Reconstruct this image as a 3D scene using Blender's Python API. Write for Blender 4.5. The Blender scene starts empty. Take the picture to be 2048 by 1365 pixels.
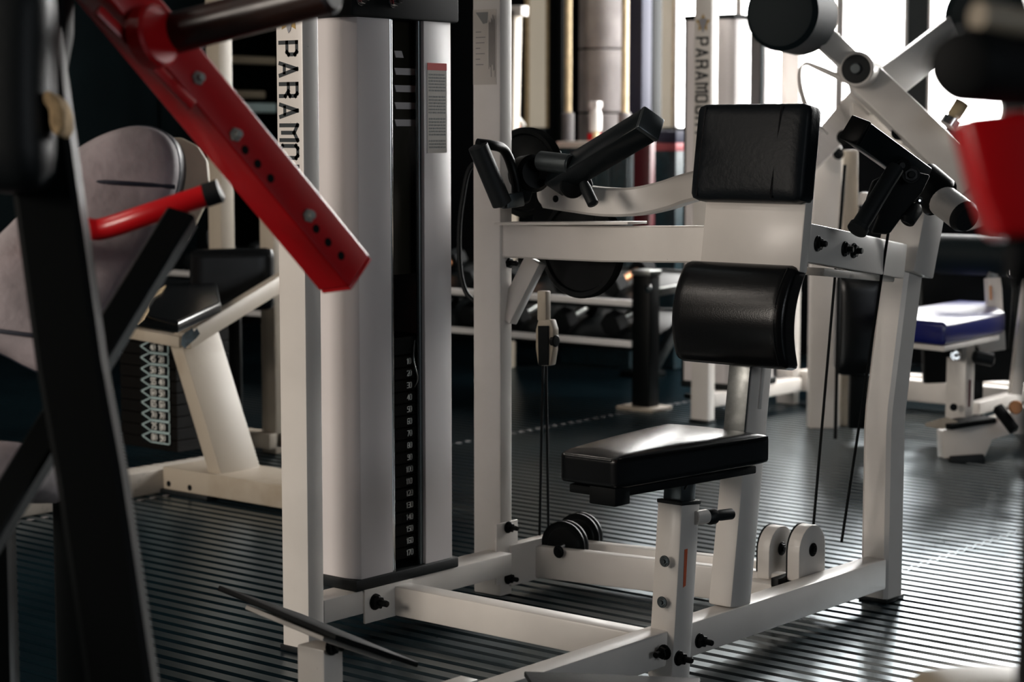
import bpy, bmesh, math, random
from mathutils import Vector, Matrix
random.seed(7)
S = bpy.context.scene
COL = S.collection

# ------------------------------------------------------------------ camera
F = 4025.0; HZ = 265.0; CH = 1.05
PITCH = math.atan((682.5 - HZ) / F); YAW = math.radians(39.6)
HEAD = Vector((-math.sin(YAW), math.cos(YAW), 0)); RIGHT = Vector((math.cos(YAW), math.sin(YAW), 0))
FWD = HEAD * math.cos(PITCH) + Vector((0, 0, -math.sin(PITCH))); UP = RIGHT.cross(FWD)
CAM = Vector((0, 0, CH))
cd = bpy.data.cameras.new('camera'); cam = bpy.data.objects.new('camera', cd); COL.objects.link(cam)
cam.matrix_world = Matrix(((RIGHT.x, UP.x, -FWD.x, CAM.x), (RIGHT.y, UP.y, -FWD.y, CAM.y), (RIGHT.z, UP.z, -FWD.z, CAM.z), (0, 0, 0, 1)))
cd.sensor_width = 36; cd.lens = F / 2048 * 36; cd.clip_start = 0.05; cd.clip_end = 60
cd.dof.use_dof = True; cd.dof.focus_distance = 3.95; cd.dof.aperture_fstop = 4.6
S.camera = cam

def P(u, v, x=None, y=None, z=None, d=None):
    """point of the room seen at photo position (u, v), at a known plane x, y, z or distance d"""
    r = FWD * F + RIGHT * (u - 1024) - UP * (v - 682.5)
    if z is not None: t = (z - CAM.z) / r.z
    elif x is not None: t = (x - CAM.x) / r.x
    elif y is not None: t = (y - CAM.y) / r.y
    else: t = d / F
    return CAM + r * t

# ------------------------------------------------------------------ world, light, exposure
W = bpy.data.worlds.new('world'); S.world = W; W.use_nodes = True
bg = W.node_tree.nodes['Background']; bg.inputs[0].default_value = (0.55, 0.75, 0.85, 1); bg.inputs[1].default_value = 0.05
S.view_settings.view_transform = 'Standard'; S.view_settings.look = 'None'; S.view_settings.gamma = 1.0
S.view_settings.exposure = 0.0
S.view_settings.use_curve_mapping = False
def area(name, loc, target, sx, sy, power, color):
    l = bpy.data.lights.new(name, 'AREA'); l.shape = 'RECTANGLE'; l.size = sx; l.size_y = sy; l.energy = power; l.color = color
    o = bpy.data.objects.new(name, l); COL.objects.link(o); o.location = loc
    o.rotation_euler = (Vector(target) - Vector(loc)).to_track_quat('-Z', 'Y').to_euler()
    return o
# daylight enters by the windows of the back wall (their panes shine) and one window of the front wall; tube lamps hang under the ceiling
area('front_window_daylight', (-3.9, -2.36, 1.85), (-3.9, 3.0, 1.55), 2.2, 1.1, 138, (1.0, 0.90, 0.80))
area('side_fill_light', (3.45, 2.2, 1.6), (-3.0, 3.2, 0.7), 3.4, 1.3, 38, (0.84, 0.92, 1.0))  # added fill lamp that lifts the faces turned to the right wall
KEY = 25.0
for lx, ly in ((-6.4, 0.9), (-4.7, 0.9), (-4.7, -0.7)):
    area('ceiling_lamp_glow', (lx, ly, 2.86), (lx, ly, 0), 1.4, 0.25, KEY, (1.0, 0.90, 0.80))

# ------------------------------------------------------------------ materials
def mat(name, color, rough=0.5, metal=0.0, noise=0.0, nscale=8.0, bump=0.0, bscale=200.0, dirt=None, dirt_amt=0.0, coat=0.0, spec=0.5, emit=None, estr=0.0, chips=None):
    m = bpy.data.materials.new(name); m.use_nodes = True
    nt = m.node_tree; b = nt.nodes['Principled BSDF']
    b.inputs['Base Color'].default_value = (*color, 1); b.inputs['Roughness'].default_value = rough; b.inputs['Metallic'].default_value = metal
    b.inputs['Coat Weight'].default_value = coat; b.inputs['Coat Roughness'].default_value = 0.15
    b.inputs['Specular IOR Level'].default_value = spec
    tc = nt.nodes.new('ShaderNodeTexCoord')
    if noise > 0 or dirt:
        n = nt.nodes.new('ShaderNodeTexNoise'); n.inputs['Scale'].default_value = nscale; n.inputs['Detail'].default_value = 5
        nt.links.new(tc.outputs['Object'], n.inputs['Vector'])
        r = nt.nodes.new('ShaderNodeValToRGB')
        c2 = dirt if dirt else tuple(c * (1 - noise) for c in color)
        lo = 0.62 - dirt_amt * 0.4 if dirt else 0.35
        r.color_ramp.elements[0].position = lo; r.color_ramp.elements[0].color = (*color, 1)
        r.color_ramp.elements[1].position = min(0.95, lo + 0.25); r.color_ramp.elements[1].color = (*c2, 1)
        nt.links.new(n.outputs['Fac'], r.inputs['Fac']); nt.links.new(r.outputs['Color'], b.inputs['Base Color'])
        rr = nt.nodes.new('ShaderNodeMapRange'); rr.inputs['To Min'].default_value = max(0.02, rough - 0.08); rr.inputs['To Max'].default_value = min(1, rough + 0.1)
        nt.links.new(n.outputs['Fac'], rr.inputs['Value']); nt.links.new(rr.outputs['Result'], b.inputs['Roughness'])
    if chips:
        n4 = nt.nodes.new('ShaderNodeTexNoise'); n4.inputs['Scale'].default_value = 38; n4.inputs['Detail'].default_value = 7; n4.inputs['Roughness'].default_value = 0.6
        nt.links.new(tc.outputs['Object'], n4.inputs['Vector'])
        r4 = nt.nodes.new('ShaderNodeValToRGB'); r4.color_ramp.elements[0].position = 0.735; r4.color_ramp.elements[1].position = 0.76
        r4.color_ramp.elements[0].color = (0, 0, 0, 1); r4.color_ramp.elements[1].color = (1, 1, 1, 1)
        nt.links.new(n4.outputs['Fac'], r4.inputs['Fac'])
        mx = nt.nodes.new('ShaderNodeMix'); mx.data_type = 'RGBA'; nt.links.new(r4.outputs['Color'], mx.inputs['Factor'])
        src = b.inputs['Base Color'].links[0].from_socket if b.inputs['Base Color'].links else None
        if src: nt.links.new(src, mx.inputs['A'])
        else: mx.inputs['A'].default_value = (*color, 1)
        mx.inputs['B'].default_value = (*chips, 1); nt.links.new(mx.outputs['Result'], b.inputs['Base Color'])
    if bump > 0:
        n2 = nt.nodes.new('ShaderNodeTexNoise'); n2.inputs['Scale'].default_value = bscale; n2.inputs['Detail'].default_value = 3
        nt.links.new(tc.outputs['Object'], n2.inputs['Vector'])
        bp = nt.nodes.new('ShaderNodeBump'); bp.inputs['Strength'].default_value = bump; bp.inputs['Distance'].default_value = 0.002
        nt.links.new(n2.outputs['Fac'], bp.inputs['Height']); nt.links.new(bp.outputs['Normal'], b.inputs['Normal'])
    if emit:
        b.inputs['Emission Color'].default_value = (*emit, 1); b.inputs['Emission Strength'].default_value = estr
    return m
M = {}
M['white'] = mat('white_paint', (0.70, 0.66, 0.615), 0.36, noise=0.10, nscale=5, coat=0.08, chips=(0.12, 0.09, 0.07))
M['white2'] = mat('white_shroud_paint', (0.70, 0.655, 0.645), 0.42, noise=0.08, nscale=3)
M['cream'] = mat('cream_paint', (0.40, 0.345, 0.275), 0.45, noise=0.12, nscale=5, dirt=(0.27, 0.21, 0.14), dirt_amt=0.1)
M['worn_white'] = mat('worn_white_paint', (0.46, 0.42, 0.37), 0.45, nscale=30, dirt=(0.10, 0.08, 0.06), dirt_amt=0.05)
M['vinyl'] = mat('black_vinyl', (0.004, 0.0045, 0.005), 0.25, bump=0.10, bscale=350, spec=0.30)
M['vinyl_seat'] = mat('glossy_black_vinyl', (0.004, 0.0045, 0.005), 0.24, bump=0.08, bscale=350, spec=0.55)
M['vinyl_matt'] = mat('black_leather', (0.006, 0.008, 0.010), 0.42, bump=0.35, bscale=90, spec=0.12)
M['black'] = mat('black_metal', (0.002, 0.0028, 0.003), 0.4, spec=0.14)
M['blackflat'] = mat('black_flat', (0.002, 0.003, 0.0035), 0.65, spec=0.15)
M['black_gloss'] = mat('black_gloss_tube', (0.004, 0.006, 0.007), 0.28, spec=0.5)
M['rubber'] = mat('black_rubber', (0.006, 0.008, 0.009), 0.5, bump=0.15, bscale=150, spec=0.3)
M['foam'] = mat('charcoal_foam', (0.005, 0.010, 0.012), 0.6, bump=0.2, bscale=300, spec=0.15)
M['chrome'] = mat('chrome', (0.6, 0.6, 0.6), 0.15, metal=1.0)
M['steel'] = mat('dull_steel', (0.30, 0.31, 0.30), 0.35, metal=0.9, noise=0.3, nscale=40)
M['gunmetal'] = mat('gunmetal', (0.10, 0.115, 0.12), 0.3, metal=0.8)
M['red'] = mat('red_paint', (0.56, 0.004, 0.008), 0.33, noise=0.15, nscale=10, coat=0.3)
M['brown'] = mat('brown_rubber_grip', (0.035, 0.014, 0.010), 0.3, noise=0.4, nscale=25)
M['gray_fabric'] = mat('grey_vinyl_fabric', (0.40, 0.345, 0.355), 0.6, noise=0.45, nscale=9, bump=0.5, bscale=90)
M['dark_piping'] = mat('dark_piping', (0.015, 0.018, 0.03), 0.45)
M['board'] = mat('cream_board', (0.62, 0.52, 0.38), 0.6, noise=0.15, nscale=12)
M['patch'] = mat('bare_foam_patch', (0.55, 0.38, 0.20), 0.9, noise=0.4, nscale=60, bump=0.8, bscale=200)
M['blue'] = mat('blue_vinyl', (0.004, 0.008, 0.11), 0.3, bump=0.2, bscale=200, coat=0.3)
M['text'] = mat('black_print', (0.012, 0.018, 0.022), 0.5)
M['numbers'] = mat('white_print', (0.85, 0.85, 0.80), 0.6)
M['boltlight'] = mat('zinc_bolt', (0.34, 0.36, 0.33), 0.4, metal=0.2)
M['tan'] = mat('tan_tube', (0.30, 0.25, 0.18), 0.5)
M['tealprint'] = mat('teal_print', (0.42, 0.55, 0.55), 0.6)
M['plateblack'] = mat('weight_plate_black', (0.004, 0.0035, 0.003), 0.5, spec=0.15)
M['grayprint'] = mat('grey_print', (0.20, 0.20, 0.19), 0.6)
M['placard'] = mat('placard_print', (0.50, 0.46, 0.41), 0.5)
M['gold'] = mat('gold_print', (0.42, 0.27, 0.08), 0.4)
M['silver'] = mat('silver_print', (0.28, 0.28, 0.30), 0.4)
M['redprint'] = mat('red_print', (0.60, 0.012, 0.008), 0.5)
M['orange'] = mat('orange_print', (0.55, 0.09, 0.02), 0.5)
M['stickerblue'] = mat('faded_blue_sticker', (0.05, 0.09, 0.12), 0.5, noise=0.5, nscale=60)
M['wall_dark'] = mat('dark_teal_wall_panel', (0.0015, 0.0045, 0.0055), 0.8, spec=0.06, noise=0.3, nscale=2)
M['wall_black'] = mat('black_wall', (0.004, 0.005, 0.006), 0.7, spec=0.06, noise=0.2, nscale=3)
M['ceil'] = mat('dim_ceiling', (0.04, 0.043, 0.045), 0.8)
M['mirror'] = mat('mirror_glass', (0.05, 0.07, 0.075), 0.12, metal=1.0)
M['concrete'] = mat('concrete_pillar', (0.34, 0.31, 0.31), 0.7, noise=0.25, nscale=9, bump=0.4, bscale=60)
M['wood'] = mat('pale_wood_bar', (0.62, 0.48, 0.28), 0.5, noise=0.2, nscale=30)
M['maroon'] = mat('maroon_paint', (0.07, 0.004, 0.008), 0.4)
M['navy'] = mat('navy_fabric', (0.008, 0.010, 0.030), 0.7)
M['grip'] = mat('grey_rubber_grip', (0.16, 0.15, 0.15), 0.6)
M['copper'] = mat('copper_handle', (0.40, 0.17, 0.07), 0.35, metal=0.6)
M['daylight'] = mat('window_daylight', (0.9, 0.9, 0.9), 0.3, emit=(1.0, 0.985, 0.95), estr=20.0)
M['daylight_right'] = mat('bright_window_daylight', (0.9, 0.9, 0.9), 0.3, emit=(1.0, 0.985, 0.96), estr=26.0)
M['daylight_dim'] = mat('frosted_window_daylight', (0.3, 0.27, 0.22), 0.5, noise=0.3, nscale=3, emit=(0.62, 0.54, 0.42), estr=0.42)
M['lamp'] = mat('lamp_diffuser', (0.9, 0.88, 0.84), 0.5, emit=(1.0, 0.92, 0.82), estr=1.5)
M['paneglow'] = mat('dim_window_pane', (0.5, 0.5, 0.5), 0.4, emit=(1.0, 0.95, 0.9), estr=0.4)
M['frame'] = mat('dark_window_frame', (0.012, 0.018, 0.020), 0.4)
M['teal_bin'] = mat('dark_teal_plastic', (0.012, 0.035, 0.045), 0.4, noise=0.4, nscale=30)
M['bottle'] = mat('white_plastic', (0.72, 0.70, 0.68), 0.4)

def floor_material():
    m = bpy.data.materials.new('ribbed_black_rubber'); m.use_nodes = True
    nt = m.node_tree; b = nt.nodes['Principled BSDF']
    tc = nt.nodes.new('ShaderNodeTexCoord')
    n = nt.nodes.new('ShaderNodeTexNoise'); n.inputs['Scale'].default_value = 2.2; n.inputs['Detail'].default_value = 6
    nt.links.new(tc.outputs['Object'], n.inputs['Vector'])
    r = nt.nodes.new('ShaderNodeValToRGB')
    r.color_ramp.elements[0].position = 0.3; r.color_ramp.elements[0].color = (0.002, 0.005, 0.007, 1)
    r.color_ramp.elements[1].position = 0.75; r.color_ramp.elements[1].color = (0.005, 0.012, 0.016, 1)
    nt.links.new(n.outputs['Fac'], r.inputs['Fac'])
    n2 = nt.nodes.new('ShaderNodeTexNoise'); n2.inputs['Scale'].default_value = 9; n2.inputs['Detail'].default_value = 4
    nt.links.new(tc.outputs['Object'], n2.inputs['Vector'])
    mr = nt.nodes.new('ShaderNodeMapRange'); mr.inputs['To Min'].default_value = 0.24; mr.inputs['To Max'].default_value = 0.36
    nt.links.new(n2.outputs['Fac'], mr.inputs['Value'])
    gl = nt.nodes.new('ShaderNodeBsdfAnisotropic'); gl.distribution = 'BECKMANN'; gl.inputs['Color'].default_value = (0.86, 0.95, 1.0, 1)
    nt.links.new(mr.outputs['Result'], gl.inputs['Roughness'])
    df = nt.nodes.new('ShaderNodeBsdfDiffuse'); nt.links.new(r.outputs['Color'], df.inputs['Color'])
    fr = nt.nodes.new('ShaderNodeFresnel'); fr.inputs['IOR'].default_value = 1.55
    mxs = nt.nodes.new('ShaderNodeMixShader'); nt.links.new(fr.outputs['Fac'], mxs.inputs['Fac'])
    nt.links.new(df.outputs['BSDF'], mxs.inputs[1]); nt.links.new(gl.outputs['BSDF'], mxs.inputs[2])
    nt.links.new(mxs.outputs['Shader'], nt.nodes['Material Output'].inputs['Surface'])
    nt.nodes.remove(b)
    return m
M['floor'] = floor_material()

# ------------------------------------------------------------------ mesh helpers
OFF = {}
def V(*a): return Vector(a) if len(a) > 1 else Vector(a[0])
def thing(name, loc, label, cat, group=None):
    o = bpy.data.objects.new(name, None); COL.objects.link(o); o.empty_display_size = 0.1
    o.location = loc; o['label'] = label; o['category'] = cat
    if group: o['group'] = group
    OFF[o.name] = Vector(loc)
    return o
def put(name, bm, m, parent=None, smooth=35, label=None):
    off = OFF.get(parent.name, Vector((0, 0, 0))) if parent else Vector((0, 0, 0))
    bmesh.ops.recalc_face_normals(bm, faces=bm.faces)
    me = bpy.data.meshes.new(name)
    for v in bm.verts: v.co -= off
    bm.to_mesh(me); bm.free()
    me.materials.append(M[m] if isinstance(m, str) else m)
    if smooth:
        for p in me.polygons: p.use_smooth = True
        me.set_sharp_from_angle(angle=math.radians(smooth))
    o = bpy.data.objects.new(name, me); COL.objects.link(o)
    if parent: o.parent = parent
    OFF[o.name] = off
    if label: o['label'] = label
    return o
def solid(name, bm, m, label, cat, group=None):
    o = put(name, bm, m); o['label'] = label; o['category'] = cat
    if group: o['group'] = group
    return o
def struct(name, bm, m, parent=None):
    o = put(name, bm, m, parent)
    if not parent: o['kind'] = 'structure'
    return o
def _bev(bm, geom_edges, off, seg=2):
    if off > 0: bmesh.ops.bevel(bm, geom=geom_edges, offset=off, segments=seg, affect='EDGES', profile=0.5, clamp_overlap=True)
def add_hex(bm, corners, bev=0.004, seg=2):
    """8 corners: bottom ring 0-3, top ring 4-7"""
    tmp = bmesh.new()
    vs = [tmp.verts.new(c) for c in corners]
    for f in ((3, 2, 1, 0), (4, 5, 6, 7), (0, 1, 5, 4), (1, 2, 6, 5), (2, 3, 7, 6), (3, 0, 4, 7)): tmp.faces.new([vs[i] for i in f])
    _bev(tmp, list(tmp.edges), bev, seg)
    merge(bm, tmp)
def merge(bm, tmp):
    me = bpy.data.meshes.new('tmp'); bmesh.ops.recalc_face_normals(tmp, faces=tmp.faces); tmp.to_mesh(me); tmp.free(); bm.from_mesh(me); bpy.data.meshes.remove(me)
def box(x0, x1, y0, y1, z0, z1, bev=0.004, seg=2, bm=None):
    bm = bm or bmesh.new()
    add_hex(bm, [(x0, y0, z0), (x1, y0, z0), (x1, y1, z0), (x0, y1, z0), (x0, y0, z1), (x1, y0, z1), (x1, y1, z1), (x0, y1, z1)], bev, seg)
    return bm
def frame_of(t, side):
    t = t.normalized(); s = Vector(side); s = (s - t * s.dot(t))
    if s.length < 1e-5: s = Vector((0, 0, 1)) - t * t.z
    s.normalize(); return t, s, t.cross(s)
def beam(p, q, w, h, side=(1, 0, 0), bev=0.004, seg=2, bm=None):
    """rectangular bar from p to q: w along side, h across"""
    bm = bm or bmesh.new(); p = Vector(p); q = Vector(q)
    t, s, u = frame_of(q - p, side); a = s * w / 2; b = u * h / 2
    add_hex(bm, [p - a - b, p + a - b, p + a + b, p - a + b, q - a - b, q + a - b, q + a + b, q - a + b], bev, seg)
    return bm
def sweep(pts, w, h, side, bm=None, closed=False):
    bm = bm or bmesh.new(); pts = [Vector(p) for p in pts]; rings = []
    n = len(pts)
    for i, p in enumerate(pts):
        t = (pts[min(i + 1, n - 1)] - pts[max(i - 1, 0)]).normalized()
        t, s, u = frame_of(t, side); a = s * w / 2; b = u * h / 2; c = min(w, h) * 0.12
        ring = []
        for sa, sb in ((-1, -1), (1, -1), (1, 1), (-1, 1)):
            k1 = p + a * sa * (1 - c / (w / 2)) + b * sb; k2 = p + a * sa + b * sb * (1 - c / (h / 2))
            ring += [k1, k2] if sa * sb < 0 else [k2, k1]
        rings.append([bm.verts.new(k) for k in ring])
    m = len(rings[0])
    for i in range(n - 1):
        for j in range(m): bm.faces.new((rings[i][j], rings[i][(j + 1) % m], rings[i + 1][(j + 1) % m], rings[i + 1][j]))
    bm.faces.new(rings[0][::-1]); bm.faces.new(rings[-1])
    return bm
def smooth_path(pts, k=6):
    pts = [Vector(p) for p in pts]; out = []
    n = len(pts)
    for i in range(n - 1):
        p0 = pts[max(i - 1, 0)]; p1 = pts[i]; p2 = pts[i + 1]; p3 = pts[min(i + 2, n - 1)]
        for j in range(k):
            t = j / k
            out.append(0.5 * ((2 * p1) + (p2 - p0) * t + (2 * p0 - 5 * p1 + 4 * p2 - p3) * t * t + (3 * p1 - p0 - 3 * p2 + p3) * t ** 3))
    out.append(pts[-1]); return out
def tube(pts, r, n=12, bm=None, closed=False):
    bm = bm or bmesh.new(); pts = [Vector(p) for p in pts]; rings = []; N = len(pts)
    s = None
    for i, p in enumerate(pts):
        if closed: t = pts[(i + 1) % N] - pts[i - 1]
        else: t = pts[min(i + 1, N - 1)] - pts[max(i - 1, 0)]
        t.normalize()
        if s is None: s = t.orthogonal().normalized()
        s = (s - t * s.dot(t)).normalized(); u = t.cross(s)
        rr = r[i] if isinstance(r, (list, tuple)) else r
        rings.append([bm.verts.new(p + (s * math.cos(2 * math.pi * j / n) + u * math.sin(2 * math.pi * j / n)) * rr) for j in range(n)])
    for i in range(N if closed else N - 1):
        A = rings[i]; B = rings[(i + 1) % N]
        for j in range(n): bm.faces.new((A[j], A[(j + 1) % n], B[(j + 1) % n], B[j]))
    if not closed: bm.faces.new(rings[0][::-1]); bm.faces.new(rings[-1])
    return bm
def cyl(p, axis, r, length, n=28, bev=0.002, bm=None):
    """cylinder from p along axis, rounded rims"""
    p = Vector(p); a = Vector(axis).normalized()
    bev = min(bev, r * 0.45, length * 0.45)
    if bev <= 0: return tube([p, p + a * length], r, n, bm)
    return tube([p, p + a * bev * 0.001, p + a * bev, p + a * (length - bev), p + a * (length - bev * 0.001), p + a * length], [r - bev, r - bev * 0.99, r, r, r - bev * 0.99, r - bev], n, bm)
def ring_lathe(p, axis, prof, n=32, bm=None):
    """closed profile of (radius, along) pairs turned about the axis"""
    bm = bm or bmesh.new(); p = Vector(p); a = Vector(axis).normalized(); s = a.orthogonal().normalized(); u = a.cross(s)
    rings = [[bm.verts.new(p + a * z + (s * math.cos(2 * math.pi * j / n) + u * math.sin(2 * math.pi * j / n)) * r) for j in range(n)] for r, z in prof]
    for i in range(len(rings)):
        A = rings[i]; B = rings[(i + 1) % len(rings)]
        for j in range(n): bm.faces.new((A[j], A[(j + 1) % n], B[(j + 1) % n], B[j]))
    return bm
def prism(pts, vec, bev=0.003, seg=2, bm=None):
    bm = bm or bmesh.new(); tmp = bmesh.new(); vec = Vector(vec)
    a = [tmp.verts.new(p) for p in pts]; b = [tmp.verts.new(Vector(p) + vec) for p in pts]; n = len(a)
    tmp.faces.new(a[::-1]); tmp.faces.new(b)
    for i in range(n): tmp.faces.new((a[i], a[(i + 1) % n], b[(i + 1) % n], b[i]))
    bmesh.ops.recalc_face_normals(tmp, faces=tmp.faces)
    _bev(tmp, list(tmp.edges), bev, seg)
    merge(bm, tmp); return bm
def cushion(c, ax, ay, az, sx, sy, sz, r=0.02, bulge=0.0, taper=1.0, bm=None, nseg=10, roll=0.0):
    """padded cushion centred at c: ax width, ay height, az thickness (az outwards). bulge raises the front; taper scales the width at the -ay end"""
    bm = bm or bmesh.new(); c = Vector(c); ax = Vector(ax); ay = Vector(ay); az = Vector(az)
    tmp = bmesh.new(); bmesh.ops.create_cube(tmp, size=1)
    bmesh.ops.subdivide_edges(tmp, edges=list(tmp.edges), cuts=nseg, use_grid_fill=True)
    for v in tmp.verts:
        q = Vector((v.co.x * sx, v.co.y * sy, v.co.z * sz)); h = Vector((sx / 2 - r, sy / 2 - r, sz / 2 - r))
        k = Vector((max(-h.x, min(h.x, q.x)), max(-h.y, min(h.y, q.y)), max(-h.z, min(h.z, q.z))))
        dlt = q - k
        if dlt.length > 1e-9: q = k + dlt.normalized() * min(r, max(dlt.length, r)) 
        fx = 1 - (2 * q.x / sx) ** 2; fy = 1 - (2 * q.y / sy) ** 2
        if q.z > 0: q.z += bulge * max(0, fx) ** 0.7 * max(0, fy) ** 0.7 if bulge else 0
        if roll: q.z -= roll * (2 * q.y / sy) ** 2
        kx = 1 + (taper - 1) * (0.5 - q.y / sy)
        v.co = c + ax * (q.x * kx) + ay * q.y + az * q.z
    merge(bm, tmp); return bm
def bolt(p, axis, parent, r=0.011, l=0.012, m='black', name='bolt'):
    a = Vector(axis).normalized(); p = Vector(p)
    bm = cyl(p, a, r * 1.25, 0.003, 16, 0.0008); cyl(p + a * 0.002, a, r, l * 0.6, 6, 0.001, bm); cyl(p + a * (0.002 + l * 0.5), a, r * 0.5, l, 10, 0.001, bm)
    return put(name, bm, m, parent)
def polyline_strokes(bm, strokes, org, ax, ay, nrm, h, t, depth=0.0006):
    for st in strokes:
        for (a0, b0), (a1, b1) in zip(st[:-1], st[1:]):
            p = org + ax * a0 * h + ay * b0 * h; q = org + ax * a1 * h + ay * b1 * h
            d = (q - p); d.normalize(); s = nrm.cross(d)
            p2 = p - d * t * 0.5; q2 = q + d * t * 0.5
            add_hex(bm, [p2 - s * t / 2, q2 - s * t / 2, q2 + s * t / 2, p2 + s * t / 2, p2 - s * t / 2 + nrm * depth, q2 - s * t / 2 + nrm * depth, q2 + s * t / 2 + nrm * depth, p2 + s * t / 2 + nrm * depth], 0)
GLYPH = {
 'P': (.5, [[(0, 0), (0, 1), (.4, 1), (.5, .9), (.5, .52), (.4, .42), (0, .42)]]),
 'A': (.5, [[(0, 0), (.25, 1)], [(.5, 0), (.25, 1)], [(.12, .25), (.38, .25)]]),
 'R': (.5, [[(0, 0), (0, 1), (.4, 1), (.5, .9), (.5, .58), (.4, .48), (0, .48)], [(.3, .48), (.5, .3), (.5, 0)]]),
 'M': (.62, [[(0, 0), (0, 1), (.31, .8), (.62, 1), (.62, 0)], [(.31, .8), (.31, .1)]]),
 'O': (.5, [[(.1, 0), (0, .1), (0, .9), (.1, 1), (.4, 1), (.5, .9), (.5, .1), (.4, 0), (.1, 0)]]),
 'U': (.5, [[(0, 1), (0, .1), (.1, 0), (.4, 0), (.5, .1), (.5, 1)]]),
 'N': (.5, [[(0, 0), (0, 1), (.25, .85), (.5, .7), (.5, 0)]]),
 'T': (.5, [[(0, 1), (.5, 1)], [(.25, 1), (.25, 0)]]),
 '0': (.5, [[(.1, 0), (0, .1), (0, .9), (.1, 1), (.4, 1), (.5, .9), (.5, .1), (.4, 0), (.1, 0)]]),
 '1': (.3, [[(0, .8), (.15, 1), (.15, 0)]]),
 '2': (.5, [[(0, .9), (.1, 1), (.4, 1), (.5, .9), (.5, .6), (0, 0), (.5, 0)]]),
 '3': (.5, [[(0, 1), (.5, 1), (.5, 0), (0, 0)], [(.1, .5), (.5, .5)]]),
 '4': (.5, [[(.4, 0), (.4, 1), (0, .3), (.5, .3)]]),
 '5': (.5, [[(.5, 1), (0, 1), (0, .55), (.5, .55), (.5, 0), (0, 0)]]),
 '6': (.5, [[(.5, 1), (0, 1), (0, 0), (.5, 0), (.5, .5), (0, .5)]]),
 '7': (.5, [[(0, 1), (.5, 1), (.15, 0)]]),
 '8': (.5, [[(0, 0), (0, 1), (.5, 1), (.5, 0), (0, 0)], [(0, .5), (.5, .5)]]),
 '9': (.5, [[(0, 0), (.5, 0), (.5, 1), (0, 1), (0, .5), (.5, .5)]]),
}
def write(txt, org, ax, ay, nrm, h, t, parent, m, name='letter', gap=0.26, one=False, pitch=None):
    """lettering: ax reading direction, ay letter-up; one mesh per letter (or one for a whole number)"""
    x = 0; big = bmesh.new() if one else None
    for ch in txt:
        wd, st = GLYPH[ch]
        bm = big if one else bmesh.new()
        polyline_strokes(bm, st, Vector(org) + Vector(ax) * x * h, Vector(ax), Vector(ay), Vector(nrm), h, t)
        x += (pitch if pitch else wd + gap)
        if not one: put(name, bm, m, parent, smooth=0)
    if one: put(name, big, m, parent, smooth=0)
X_, Y_, Z_ = Vector((1, 0, 0)), Vector((0, 1, 0)), Vector((0, 0, 1))
# ------------------------------------------------------------------ the room
RX0, RX1, RY0, RY1, RH = -8.2, 3.6, -2.5, 8.2, 3.0
floor = struct('floor', box(RX0, RX1, RY0, RY1, -0.12, -0.0095, 0), 'floor')
def rib_mat(x0, x1, y0, y1, pitch=0.0479, groove=0.015, depth=0.009):
    bm = bmesh.new(); prof = []
    k0 = math.ceil((y0 - 4.329) / pitch); y = 4.329 + k0 * pitch
    prof.append((y0, 0.0))
    while y < y1 - groove:
        prof += [(y - groove / 2 - 0.002, 0.0), (y - groove / 2 + 0.001, -depth), (y + groove / 2 - 0.001, -depth), (y + groove / 2 + 0.002, 0.0)]
        y += pitch
    prof.append((y1, 0.0))
    L = [bm.verts.new((x0, yy, zz)) for yy, zz in prof]; R = [bm.verts.new((x1, yy, zz)) for yy, zz in prof]
    for i in range(len(prof) - 1): bm.faces.new((L[i], R[i], R[i + 1], L[i + 1]))
    return bm
seams = [RX0, -6.59, -4.45, -2.31, -0.17, 1.97, RX1]
for a, b in zip(seams[:-1], seams[1:]):
    o = put('floor_mat', rib_mat(a + 0.0012, b - 0.0012, RY0, RY1), 'floor', floor, smooth=0)
for sx in (-2.31, -4.45):                                    # little notches where the grooves meet the joint of two mats
    bm = bmesh.new()
    for k in range(-30, 60):
        y = 4.329 + k * 0.0479
        if -1 < y < 8: cyl((sx, y, -0.002), Z_, 0.0075 if sx > -3 else 0.010, 0.0030, 10, 0, bm)
    put('mat_border', box(sx - 0.010, sx + 0.010, RY0, RY1, -0.009, 0.0003, 0), 'floor', floor, 0)
    o = put('mat_joint_notches', bm, 'blackflat' if sx > -3 else 'grip', floor); o['kind'] = 'stuff'

def wall(name, bm, m): return struct(name, bm, m)
wall('ceiling', box(RX0, RX1, RY0, RY1, RH, RH + 0.1, 0), 'ceil')
for lx, ly in ((-6.4, 0.9), (-4.7, 0.9), (-4.7, -0.7)):
    i = {(-6.4, 0.9): 'farthest along the left wall', (-4.7, 0.9): 'nearest the main machine', (-4.7, -0.7): 'nearest the front wall'}[(lx, ly)]
    t = thing('ceiling_light', (lx, ly, RH), 'long tube lamp under the ceiling, ' + i, 'light', 'ceiling lamps')
    put('housing', box(lx - 0.75, lx + 0.75, ly - 0.16, ly + 0.16, 2.93, RH - 0.001, 0.004), 'bottle', t)
    put('diffuser', box(lx - 0.72, lx + 0.72, ly - 0.13, ly + 0.13, 2.90, 2.93, 0.003), 'lamp', t)
wall('wall_right', box(RX1, RX1 + 0.1, RY0, RY1, 0, RH, 0), 'wall_black')
# left wall: dark panels, each a sheet with its own edges, and a mirror sheet
wl = wall('wall_left', box(RX0 - 0.1, RX0, RY0, RY1, 0, RH, 0), 'wall_black')
for k in range(9):
    y0 = -2.45 + k * 1.18
    put('wall_panel', box(RX0, RX0 + 0.02, y0 + 0.012, y0 + 1.168, 0.02, RH - 0.05, 0.003), 'wall_dark', wl)
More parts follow.
